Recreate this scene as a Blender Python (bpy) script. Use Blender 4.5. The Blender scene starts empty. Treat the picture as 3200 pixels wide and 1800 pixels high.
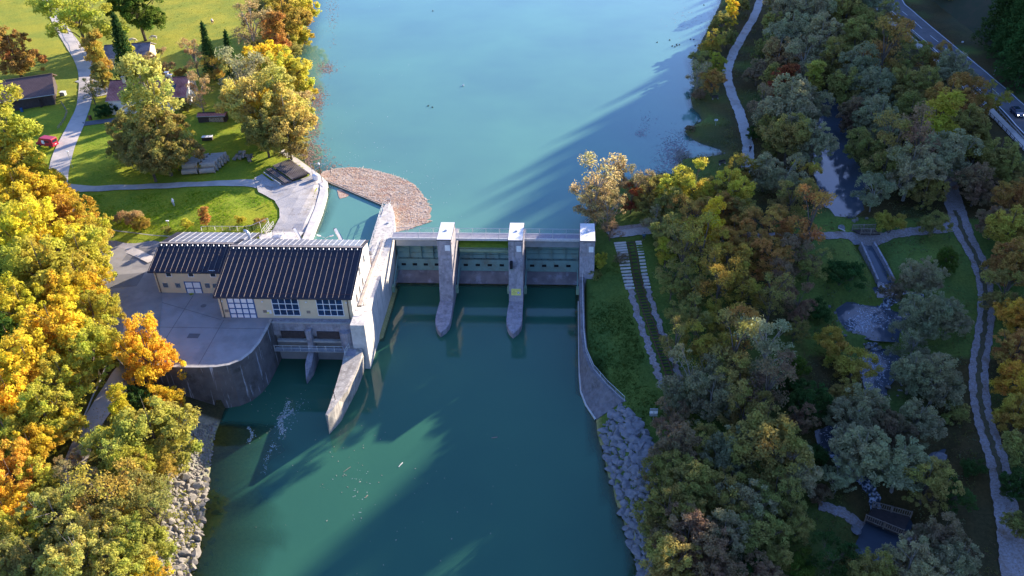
import bpy, bmesh, math, random
import numpy as np
from mathutils import Vector, Matrix
RAD = math.radians
random.seed(7)
# ------------------------------------------------------------------ camera, sky, sun, exposure
SC = bpy.context.scene
COL = SC.collection
FPX = 2685.5; PITCH, YAW, ROLL = RAD(34.23), RAD(-4.29), RAD(-1.662); CH = 86.0
fw = np.array([math.sin(YAW)*math.cos(PITCH), math.cos(YAW)*math.cos(PITCH), -math.sin(PITCH)])
rt0 = np.array([math.cos(YAW), -math.sin(YAW), 0.0]); up0 = np.cross(rt0, fw)
RV = math.cos(ROLL)*rt0 + math.sin(ROLL)*up0; UV = -math.sin(ROLL)*rt0 + math.cos(ROLL)*up0
CP = np.array([0, 0, CH])
cam_d = bpy.data.cameras.new('camera'); cam = bpy.data.objects.new('camera', cam_d); COL.objects.link(cam)
cam_d.sensor_width = 36; cam_d.lens = FPX*36/3200; cam_d.clip_start = 1; cam_d.clip_end = 8000
cam.matrix_world = Matrix(((RV[0], UV[0], -fw[0], 0), (RV[1], UV[1], -fw[1], 0), (RV[2], UV[2], -fw[2], CH), (0, 0, 0, 1)))
SC.camera = cam
SUN_AZ = (0.64, 0.768); SUN_EL = RAD(15.4)
wd = bpy.data.worlds.new('World'); SC.world = wd; wd.use_nodes = True
_n = wd.node_tree.nodes; _l = wd.node_tree.links; _n.clear()
_s = _n.new('ShaderNodeTexSky'); _s.sky_type = 'NISHITA'; _s.sun_disc = False
_s.sun_elevation = SUN_EL; _s.sun_rotation = math.atan2(SUN_AZ[0], SUN_AZ[1]); _s.air_density = 1.2; _s.dust_density = 0.6; _s.ozone_density = 4.5
_b = _n.new('ShaderNodeBackground'); _b.inputs[1].default_value = 0.118
_o = _n.new('ShaderNodeOutputWorld'); _m = _n.new('ShaderNodeMix'); _m.data_type = 'RGBA'; _m.blend_type = 'MULTIPLY'; _m.inputs[0].default_value = 1; _m.inputs[7].default_value = (.88, .88, 1.18, 1)
_l.new(_s.outputs[0], _m.inputs[6]); _l.new(_m.outputs[2], _b.inputs[0]); _l.new(_b.outputs[0], _o.inputs[0])
sd = bpy.data.lights.new('sun', 'SUN'); sd.energy = 5.0; sd.angle = RAD(0.55); sd.color = (1.0, 0.87, 0.70)
so = bpy.data.objects.new('sun', sd); COL.objects.link(so)
_d = Vector((SUN_AZ[0]*math.cos(SUN_EL), SUN_AZ[1]*math.cos(SUN_EL), math.sin(SUN_EL)))
so.rotation_euler = _d.to_track_quat('Z', 'Y').to_euler()
SC.view_settings.view_transform = 'Standard'; SC.view_settings.look = 'None'; SC.view_settings.gamma = 1
SC.view_settings.exposure = 1.75
try:
    SC.cycles.max_bounces = 6; SC.cycles.transparent_max_bounces = 6; SC.cycles.diffuse_bounces = 3
except Exception: pass

# ------------------------------------------------------------------ pixel -> place (photo measured at 2576 x 1449)
KS = 3200/2576
def ray(px, py):
    u = (px*KS-1600)/FPX; v = -(py*KS-900)/FPX
    return fw + u*RV + v*UV
def at(px, py, z):
    d = ray(px, py); return CP + d*(z-CH)/d[2]
def aty(px, py, Y):
    d = ray(px, py); return CP + d*Y/d[1]
def pr(p):
    q = np.array(p)-CP; w = q@fw
    return ((q@RV)/w*FPX+1600)/KS, (-(q@UV)/w*FPX+900)/KS, w
def d4(x, y): return ((400+x*.33)/KS, (600+y*.33)/KS)
def d5(x, y): return ((1150+x*.33)/KS, (600+y*.33)/KS)
def lerp(a, b, t): return a+(b-a)*t

# ------------------------------------------------------------------ terrain height
def zbase(x, y):
    x = np.asarray(x, float); y = np.asarray(y, float)
    zl = np.interp(y, [40, 60, 85, 100, 106, 137, 141, 147, 400], [-4.6, -4, -2, -.6, .12, .12, .5, 1.3, 2.5])
    zl = np.where(x < -66, np.maximum(zl, np.interp(x, [-130, -95, -66], [6, 1.3, -9])*np.interp(y, [90, 120, 160], [1, .5, 0])), zl)
    ze = np.interp(y, [40, 60, 95, 101, 112, 128, 133, 139.2, 145, 400], [-7, -6, -5, -4.55, -3.4, -2.6, -1.9, 1.1, 1.3, 2])
    zr = np.interp(y, [40, 60, 80, 100, 118, 132, 150, 400], [-7, -6.2, -5.2, -4, -2.2, -.6, 1, 2])
    t = np.clip((x-14)/14, 0, 1); zR = ze*(1-t)+zr*t
    return np.where(x > -15, zR, zl)
def poly(pts, z): return [tuple(at(px, py, z)[:2]) for px, py in pts]
RES = poly([(775,-420),(800,-200),(790,-40),(778,30),(765,95),(737,150),(742,200),(738,260),(735,320),(712,352),(692,357),(807,441),(824,458),(824,492),(810,540),(797,570),(787,600)], 0) \
    + [(-49.8, 133.5), (-36.9, 133.5), (-33.4, 142.3), (2.6, 142.3)] \
    + poly([(1484,556),(1500,530),(1560,458),(1640,442),(1700,438),(1712,402),(1770,397),(1818,390),(1815,376),(1760,359),(1738,347),(1722,330),(1745,318),(1768,303),(1760,288),(1742,270),(1738,245),(1748,212),(1742,150),(1762,110),(1788,60),(1812,10),(1832,-60),(1850,-200),(1880,-420)], 0)
RIV = [(-51.6, 118), (-36.4, 118), (-36.4, 121), (-33.4, 121), (-33.4, 139.1), (2.8, 139.1), (2.8, 112), (3.0, 107.5), (3.8, 104.6), (5.4, 101)] \
    + poly([(1506,1082),(1514,1110),(1532,1180),(1552,1250),(1577,1320),(1602,1400),(1616,1449),(1660,1620),(1720,1900),(300,1900),(440,1600),(476,1449),(498,1380),(510,1300),(522,1210),(530,1130),(545,1075),(560,1030),(570,1022)], -8) \
    + poly([(600,1000),(648,952),(688,902),(696,868)], -8)
RIVS = [9]*6 + [.95]*3 + [.9]*10 + [.45]*9
RIVS = RIVS[:len(RIV)-5] + [9]*5
PONDS = [(poly([(2175,617),(2202,617),(2241,700),(2213,700)], -.6), -2.1),
         (poly([(2062,225),(2115,235),(2127,330),(2148,400),(2182,470),(2172,530),(2150,549),(2105,546),(2060,500),(2043,420),(2055,320)], .75), .75),
         (poly([(2190,716),(2240,706),(2300,728),(2255,742),(2212,740)], -2.0), -2.6),
         (poly([(2100,772),(2130,752),(2200,764),(2292,784),(2280,805),(2262,850),(2200,846),(2140,832),(2108,802)], -3.0), -3.5),
         (poly([(2160,878),(2232,868),(2292,905),(2262,930),(2245,960),(2222,1005),(2182,1012),(2170,960)], -4.2), -4.7),
         (poly([(2046,1080),(2100,1058),(2135,1090),(2112,1142),(2060,1134)], -5.2), -5.6),
         (poly([(2338,1135),(2382,1118),(2372,1172),(2330,1162)], -5.2), -5.6),
         (poly([(2170,1300),(2240,1270),(2310,1300),(2250,1400),(2180,1420),(2150,1370)], -6), -7.0)]
def sdist(X, Y, P):
    """signed distance (negative inside) and index of nearest edge"""
    n = len(P); best = np.full(X.shape, 1e9); idx = np.zeros(X.shape, int); ins = np.zeros(X.shape, bool)
    for i in range(n):
        ax, ay = P[i]; bx, by = P[(i+1) % n]
        ex, ey = bx-ax, by-ay; L = ex*ex+ey*ey+1e-9
        t = np.clip(((X-ax)*ex+(Y-ay)*ey)/L, 0, 1)
        d = np.hypot(X-ax-t*ex, Y-ay-t*ey)
        m = d < best; best = np.where(m, d, best); idx = np.where(m, i, idx)
        c = ((ay > Y) != (by > Y)) & (X < ex*(Y-ay)/(ey if abs(ey) > 1e-9 else 1e-9)+ax)
        ins ^= c
    return np.where(ins, -best, best), idx
def inpoly(x, y, P):
    c = False; j = len(P)-1
    for i in range(len(P)):
        if (P[i][1] > y) != (P[j][1] > y) and x < (P[j][0]-P[i][0])*(y-P[i][1])/(P[j][1]-P[i][1])+P[i][0]: c = not c
        j = i
    return c
_ph = np.random.RandomState(3).rand(12)*6.28
def wob(X, Y):
    return .10*np.sin(X*.31+_ph[0])*np.cos(Y*.27+_ph[1]) + .06*np.sin(X*.83+Y*.5+_ph[2]) + .04*np.sin(Y*1.1-X*.6+_ph[3])
def hillfoot(x, y): return x-(121-.03*(y-207))
def ground(X, Y):
    X = np.asarray(X, float); Y = np.asarray(Y, float); sh = X.shape; X = np.atleast_1d(X).astype(float); Y = np.atleast_1d(Y).astype(float)
    z = zbase(X, Y)+wob(X, Y)
    d, i = sdist(X, Y, RES)
    z = np.where(d > 0, np.minimum(z, .15+.55*d), -.05-.5*np.minimum(-d, 7))
    d, i = sdist(X, Y, RIV); sl = np.array(RIVS)[i]
    zz = np.where(d > 0, np.minimum(z, -7.9+sl*d), np.minimum(z, -8.05-.24*np.minimum(-d, 14)))
    z = np.where((Y > 137.5) & (Y < 143.6) & (X > -34) & (X < 3.4), -9.0, zz)
    for P, wz in PONDS:
        d, i = sdist(X, Y, P)
        near = d < 12
        z = np.where(d > 0, np.where(near, np.minimum(z, wz+.15+.7*d), z), wz-.12-.35*np.minimum(-d, 2))
    z = np.where(hillfoot(X, Y) > -1, np.maximum(z, 1.2+.02*hillfoot(X, Y)), z)
    return z.reshape(sh) if sh else float(z[0])
GX = np.concatenate([[-3000,-1500,-800,-500,-380,-300,-260,-235], np.arange(-218, -105, 2.5), np.arange(-105, 62, 1.1), np.arange(62, 165, 2.5), [175,200,240,300,400,600,1000,1800,3000]])
GY = np.concatenate([[-800,-300,-100,0,20,35,45], np.arange(52, 215, 1.1), np.arange(215, 350, 2.5), [360,380,420,500,700,1000,1500,3000]])
GZ = ground(*np.meshgrid(GX, GY)); GXL, GYL = GX.tolist(), GY.tolist()
from bisect import bisect_right
def zg(x, y):
    i = min(max(bisect_right(GXL, x)-1, 0), len(GXL)-2); j = min(max(bisect_right(GYL, y)-1, 0), len(GYL)-2)
    u = (x-GXL[i])/(GXL[i+1]-GXL[i]); v = (y-GYL[j])/(GYL[j+1]-GYL[j])
    return float((GZ[j,i]*(1-u)+GZ[j,i+1]*u)*(1-v)+(GZ[j+1,i]*(1-u)+GZ[j+1,i+1]*u)*v)
def zgb(x, y): return float(zbase(x, y))
def g(px, py, dz=0.0):
    """point on the ground seen at a pixel"""
    z = 0.0
    for _ in range(9):
        p = at(px, py, z+dz); z = .5*z+.5*zg(p[0], p[1])
    p = at(px, py, z+dz); return Vector((p[0], p[1], z))
def gb(px, py):
    z = 0.0
    for _ in range(14):
        p = at(px, py, z); z = .4*z+.6*zgb(p[0], p[1])
    return Vector((p[0], p[1], z))

# ------------------------------------------------------------------ materials
def nodes(name):
    m = bpy.data.materials.new(name); m.use_nodes = True; nt = m.node_tree; nt.nodes.clear()
    return m, nt, nt.nodes, nt.links
def inp(nd, k, v): nd.inputs[k].default_value = v
def mixc(N, L, a, b, f, mode='MIX'):
    x = N.new('ShaderNodeMix'); x.data_type = 'RGBA'; x.blend_type = mode
    for sock, val in ((0, f), (6, a), (7, b)):
        if hasattr(val, 'is_output') or hasattr(val, 'links'): L.new(val, x.inputs[sock])
        else: x.inputs[sock].default_value = (*val, 1) if (sock and len(val) == 3) else val
    return x.outputs[2]
def noise(N, L, scale, detail=4, rough=.6, vec=None, stretch=None):
    t = N.new('ShaderNodeTexNoise'); t.inputs['Scale'].default_value = scale; t.inputs['Detail'].default_value = detail; t.inputs['Roughness'].default_value = rough
    if vec is None:
        vec = N.new('ShaderNodeNewGeometry').outputs['Position']
    if stretch:
        mp = N.new('ShaderNodeMapping'); mp.inputs['Scale'].default_value = stretch; L.new(vec, mp.inputs[0]); vec = mp.outputs[0]
    L.new(vec, t.inputs['Vector']); return t.outputs[0]
def ramp(N, L, f, a, b):
    r = N.new('ShaderNodeMapRange'); r.inputs[1].default_value = a; r.inputs[2].default_value = b; L.new(f, r.inputs[0]); return r.outputs[0]
def mat(name, c1, c2=None, scale=1.2, rough=.85, bump=.0, bscale=None, metal=0., dirt=None, dscale=.25, streak=None, spec=.4, lo=.35, hi=.65):
    m, nt, N, L = nodes(name)
    P = N.new('ShaderNodeBsdfPrincipled'); O = N.new('ShaderNodeOutputMaterial'); L.new(P.outputs[0], O.inputs[0])
    inp(P, 'Roughness', rough); inp(P, 'Metallic', metal); inp(P, 'Specular IOR Level', spec)
    c2 = c2 or tuple(v*.75 for v in c1)
    c = mixc(N, L, c1, c2, ramp(N, L, noise(N, L, scale), lo, hi))
    if dirt: c = mixc(N, L, c, dirt, ramp(N, L, noise(N, L, dscale, 6, .7), .5, .72))
    if streak: c = mixc(N, L, c, streak[0], ramp(N, L, noise(N, L, 1, 5, .65, stretch=streak[1]), .52, .68))
    L.new(c, P.inputs['Base Color'])
    if bump:
        b = N.new('ShaderNodeBump'); inp(b, 'Strength', bump); inp(b, 'Distance', .05); L.new(noise(N, L, bscale or scale*6, 5), b.inputs['Height']); L.new(b.outputs[0], P.inputs['Normal'])
    return m
MT = {}
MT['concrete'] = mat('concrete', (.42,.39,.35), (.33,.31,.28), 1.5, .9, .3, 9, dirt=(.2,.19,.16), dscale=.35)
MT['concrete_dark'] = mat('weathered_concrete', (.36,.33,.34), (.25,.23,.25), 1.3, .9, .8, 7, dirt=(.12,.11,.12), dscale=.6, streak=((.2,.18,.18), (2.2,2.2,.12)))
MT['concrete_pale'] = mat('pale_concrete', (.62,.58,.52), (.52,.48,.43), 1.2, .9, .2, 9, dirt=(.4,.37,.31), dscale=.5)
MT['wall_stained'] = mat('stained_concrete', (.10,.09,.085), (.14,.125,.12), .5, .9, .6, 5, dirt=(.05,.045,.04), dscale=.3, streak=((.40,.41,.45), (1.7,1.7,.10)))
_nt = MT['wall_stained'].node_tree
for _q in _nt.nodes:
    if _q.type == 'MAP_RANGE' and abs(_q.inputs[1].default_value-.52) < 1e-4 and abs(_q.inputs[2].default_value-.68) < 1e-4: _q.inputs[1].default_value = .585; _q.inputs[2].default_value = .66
MT['wall_nose'] = mat('patched_concrete', (.40,.36,.30), (.30,.27,.23), 1.1, .9, .6, 6, dirt=(.13,.11,.09), dscale=.5, streak=((.55,.5,.42), (1.4,1.4,.12)))
MT['roofwhite'] = mat('white_roof_sheet', (.72,.70,.68), (.62,.60,.58), .8, .6)
MT['paint_white'] = mat('white_paint', (.78,.77,.75), (.7,.69,.67), 2, .5)
MT['galv'] = mat('galvanised_steel', (.55,.56,.57), (.42,.43,.45), 3, .4, metal=.6)
MT['rail'] = mat('pale_steel_rail', (.62,.62,.60), (.5,.5,.49), 3, .5)
MT['plaster'] = mat('cream_plaster', (.66,.52,.33), (.60,.47,.30), .5, .9, .1, 12)
MT['plaster_white'] = mat('white_plaster', (.78,.74,.68), (.7,.66,.6), .5, .9)
MT['blue'] = mat('blue_paint', (.03,.10,.26), (.025,.08,.2), 2, .5)
MT['glass'] = mat('window_glass', (.02,.03,.04), (.03,.05,.06), 1, .08, spec=.8)
MT['glass_blue'] = mat('blue_reveal_glass', (.015,.05,.12), (.02,.03,.05), 1.5, .12, spec=.8)
MT['roof_metal'] = mat('dark_metal_roof', (.011,.013,.022), (.03,.024,.032), .9, .55, .1, 3, spec=.3)
MT['rib'] = mat('roof_rib_metal', (.36,.29,.24), (.3,.25,.2), 3, .45, metal=.2)
MT['gutter'] = mat('dark_gutter', (.03,.03,.04), None, 3, .5)
MT['solar'] = mat('solar_glass', (.16,.17,.21), (.13,.14,.18), .6, .28, spec=.8)
MT['solar_frame'] = mat('solar_frame', (.75,.73,.70), None, 2, .4)
MT['gate'] = mat('green_gate_steel', (.20,.33,.29), (.17,.28,.26), .7, .6, dirt=(.16,.17,.13), dscale=.4)
MT['gate_light'] = mat('pale_green_gate_steel', (.26,.36,.24), (.2,.3,.2), .7, .6)
MT['dark'] = mat('opening_shade', (.012,.012,.015), None, 2, .9)  # near-black colour stands in for the shade inside openings
MT['black_steel'] = mat('black_steel', (.018,.015,.018), (.035,.025,.025), 2, .6)
MT['stop_log'] = mat('stop_log_steel', (.11,.085,.08), (.22,.19,.18), .25, .4)
MT['rust'] = mat('rusty_steel', (.16,.05,.03), (.1,.04,.03), 3, .8)
MT['asphalt'] = mat('asphalt', (.13,.125,.13), (.10,.10,.105), .5, .95, .2, 20, dirt=(.17,.16,.155), dscale=.12)
MT['lot'] = mat('worn_lot_asphalt', (.27,.25,.23), (.21,.195,.185), .35, .95, .2, 20, dirt=(.15,.14,.135), dscale=.14)
MT['asphalt_light'] = mat('pale_asphalt', (.52,.455,.39), (.44,.39,.34), .5, .95, .2, 20, dirt=(.28,.26,.24), dscale=.2)
MT['gravel'] = mat('pale_gravel', (.46,.43,.40), (.33,.31,.29), 5, .95, .6, 14, dirt=(.24,.2,.16), dscale=.3)
MT['gravel_leaf'] = mat('gravel_with_leaves', (.36,.32,.32), (.24,.18,.15), 3.5, .95, .6, 14, dirt=(.2,.13,.08), dscale=.5)
MT['yard'] = mat('yard_concrete', (.30,.28,.27), (.25,.235,.23), .35, .92, .15, 12, dirt=(.2,.185,.175), dscale=.15)
MT['rock'] = mat('grey_rock', (.27,.24,.195), (.165,.145,.115), 1.1, .95, .8, 5, dirt=(.2,.17,.12), dscale=.6)
MT['rock_blue'] = mat('pale_limestone', (.24,.225,.23), (.15,.145,.15), 1.3, .95, .9, 5, dirt=(.22,.2,.17), dscale=.7)
MT['pipe'] = mat('cast_concrete_pipe', (.40,.36,.30), (.32,.29,.25), 1.4, .9, .3, 8)
MT['wood_dark'] = mat('dark_wood', (.07,.05,.045), (.045,.033,.03), 2, .9, .4, 8)
MT['wood'] = mat('weathered_wood', (.28,.22,.17), (.2,.155,.12), 3, .9, .3, 8)
MT['bark'] = mat('bark', (.16,.12,.09), (.09,.07,.055), 4, .95, .6, 12)
MT['bark_pale'] = mat('pale_bark', (.34,.30,.25), (.2,.17,.14), 3, .95, .3, 12)
MT['tyre'] = mat('tyre_rubber', (.02,.02,.02), None, 3, .9)
MT['red'] = mat('red_car_paint', (.42,.015,.04), (.38,.012,.035), 2, .3, spec=.6)
MT['carblue'] = mat('dark_blue_car_paint', (.02,.035,.08), (.018,.03,.07), 2, .2, spec=.7)
MT['chrome'] = mat('bright_metal', (.7,.7,.7), None, 3, .25, metal=.9)
MT['yellow'] = mat('yellow_sign', (.72,.66,.16), (.68,.62,.15), 2, .6)
MT['skin'] = mat('skin', (.5,.3,.22), None, 3, .6)
MT['cloth'] = mat('teal_jacket', (.03,.13,.2), None, 3, .9)
MT['cloth_dark'] = mat('dark_trousers', (.02,.025,.05), None, 3, .9)
MT['hair'] = mat('brown_hair', (.05,.03,.02), None, 3, .8)
MT['hide'] = mat('cream_hide', (.72,.66,.55), (.6,.5,.38), 1.5, .9)
MT['hide_patch'] = mat('patched_hide', (.75,.7,.62), (.22,.1,.05), 1.6, .9, lo=.48, hi=.52)
MT['water_bird'] = mat('dark_feathers', (.02,.02,.022), None, 3, .7)
MT['foam'] = mat('white_water', (.7,.72,.78), (.35,.38,.45), 3.5, .5, lo=.42, hi=.58)
def tile_mat(name, c, cdot):
    m, nt, N, L = nodes(name)
    P = N.new('ShaderNodeBsdfPrincipled'); O = N.new('ShaderNodeOutputMaterial'); L.new(P.outputs[0], O.inputs[0]); inp(P, 'Roughness', .6)
    w = N.new('ShaderNodeTexBrick'); inp(w, 'Color1', (*c, 1)); inp(w, 'Color2', (*[v*.75 for v in c], 1)); inp(w, 'Mortar', (*cdot, 1))
    w.inputs['Scale'].default_value = 1; w.inputs['Mortar Size'].default_value = .05; w.inputs['Brick Width'].default_value = .38; w.inputs['Row Height'].default_value = .42; w.offset = 0
    tc = N.new('ShaderNodeTexCoord'); L.new(tc.outputs['Object'], w.inputs[0])
    L.new(mixc(N, L, w.outputs[0], tuple(v*.55 for v in c), ramp(N, L, noise(N, L, .5), .45, .7)), P.inputs['Base Color'])
    return m
MT['tile_red'] = tile_mat('red_roof_tiles', (.36,.075,.05), (.5,.24,.18))
MT['tile_brown'] = tile_mat('brown_roof_tiles', (.17,.095,.075), (.07,.04,.035))
MT['tile_grey'] = tile_mat('grey_roof_tiles', (.13,.10,.12), (.3,.26,.25))

# terrain material: colour comes from a painted surface attribute (grass, field, leaf litter, gravel) broken up by noise
def terrain_mat():
    m, nt, N, L = nodes('ground_cover')
    P = N.new('ShaderNodeBsdfPrincipled'); O = N.new('ShaderNodeOutputMaterial'); L.new(P.outputs[0], O.inputs[0]); inp(P, 'Roughness', 1); inp(P, 'Specular IOR Level', .1)
    a = N.new('ShaderNodeAttribute'); a.attribute_name = 'cover'
    c = mixc(N, L, a.outputs[0], (.35, .38, .32), ramp(N, L, noise(N, L, 3.5, 6, .75), .35, .75), 'MULTIPLY')
    x = N.new('ShaderNodeMix'); x.data_type = 'RGBA'; x.blend_type = 'MULTIPLY'; inp(x, 0, .8)
    L.new(a.outputs[0], x.inputs[6]); L.new(mixc(N, L, (1.35,1.3,1.2), (.45,.5,.42), ramp(N, L, noise(N, L, 2.2, 8, .8), .35, .68)), x.inputs[7])
    x2 = mixc(N, L, x.outputs[2], mixc(N, L, (1.25,1.1,.8), (.7,.85,.8), ramp(N, L, noise(N, L, .12, 4), .4, .6)), .6, 'MULTIPLY')
    L.new(x2, P.inputs['Base Color'])
    b = N.new('ShaderNodeBump'); inp(b, 'Strength', .9); inp(b, 'Distance', .12); L.new(noise(N, L, 5, 6, .75), b.inputs['Height']); L.new(b.outputs[0], P.inputs['Normal'])
    return m
MT['terrain'] = terrain_mat()

def water_mat(name, deep, deep2, rough=.035, bump=.28, sc=1.1, shallow=True, tint=(.66,.64,.36)):
    m, nt, N, L = nodes(name)
    P = N.new('ShaderNodeBsdfPrincipled'); O = N.new('ShaderNodeOutputMaterial')
    inp(P, 'Roughness', rough); inp(P, 'IOR', 1.33)
    L.new(mixc(N, L, deep, deep2, ramp(N, L, noise(N, L, .03, 3), .3, .7)), P.inputs['Base Color'])
    b = N.new('ShaderNodeBump'); inp(b, 'Strength', bump); inp(b, 'Distance', .04); L.new(mixc(N, L, (0,0,0), (1,1,1), noise(N, L, sc, 5, .6, stretch=(1, .55, 1))), b.inputs['Height']); L.new(b.outputs[0], P.inputs['Normal'])
    if shallow:
        T = N.new('ShaderNodeBsdfTransparent'); inp(T, 0, (*tint, 1))
        G = N.new('ShaderNodeBsdfGlossy'); inp(G, 'Roughness', .03); L.new(b.outputs[0], G.inputs['Normal'])
        fr = N.new('ShaderNodeFresnel'); inp(fr, 0, 1.33)
        s1 = N.new('ShaderNodeMixShader'); L.new(fr.outputs[0], s1.inputs[0]); L.new(T.outputs[0], s1.inputs[1]); L.new(G.outputs[0], s1.inputs[2])
        a = N.new('ShaderNodeAttribute'); a.attribute_name = 'shallow'
        s2 = N.new('ShaderNodeMixShader'); L.new(a.outputs['Fac'], s2.inputs[0]); L.new(P.outputs[0], s2.inputs[1]); L.new(s1.outputs[0], s2.inputs[2])
        L.new(s2.outputs[0], O.inputs[0])
    else: L.new(P.outputs[0], O.inputs[0])
    return m
MT['res_water'] = water_mat('turquoise_reservoir_water', (.105,.25,.19), (.085,.20,.175))
MT['riv_water'] = water_mat('green_river_water', (.034,.120,.070), (.026,.098,.064))
MT['pond_water'] = water_mat('dark_pond_water', (.05,.065,.08), (.09,.105,.13), shallow=False, bump=.2, sc=2)

def leaf_mat(name):
    m, nt, N, L = nodes(name)
    oi = N.new('ShaderNodeObjectInfo'); at_ = N.new('ShaderNodeAttribute'); at_.attribute_name = 'tone'
    tc = N.new('ShaderNodeTexCoord')
    hs = N.new('ShaderNodeHueSaturation'); L.new(oi.outputs['Color'], hs.inputs['Color'])
    nz = noise(N, L, .28, 3, .6, vec=tc.outputs['Object'])
    mh = N.new('ShaderNodeMapRange'); inp(mh, 1, .3); inp(mh, 2, .7); inp(mh, 3, .465); inp(mh, 4, .535); L.new(nz, mh.inputs[0]); L.new(mh.outputs[0], hs.inputs['Hue'])
    mv = N.new('ShaderNodeMapRange'); inp(mv, 3, .55); inp(mv, 4, 1.4); L.new(at_.outputs['Fac'], mv.inputs[0]); L.new(mv.outputs[0], hs.inputs['Value'])
    D = N.new('ShaderNodeBsdfDiffuse'); T = N.new('ShaderNodeBsdfTranslucent'); L.new(hs.outputs[0], D.inputs[0]); L.new(hs.outputs[0], T.inputs[0])
    x = N.new('ShaderNodeMixShader'); inp(x, 0, .5); L.new(D.outputs[0], x.inputs[1]); L.new(T.outputs[0], x.inputs[2])
    O = N.new('ShaderNodeOutputMaterial'); L.new(x.outputs[0], O.inputs[0]); return m
MT['leaf'] = leaf_mat('foliage')

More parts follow.
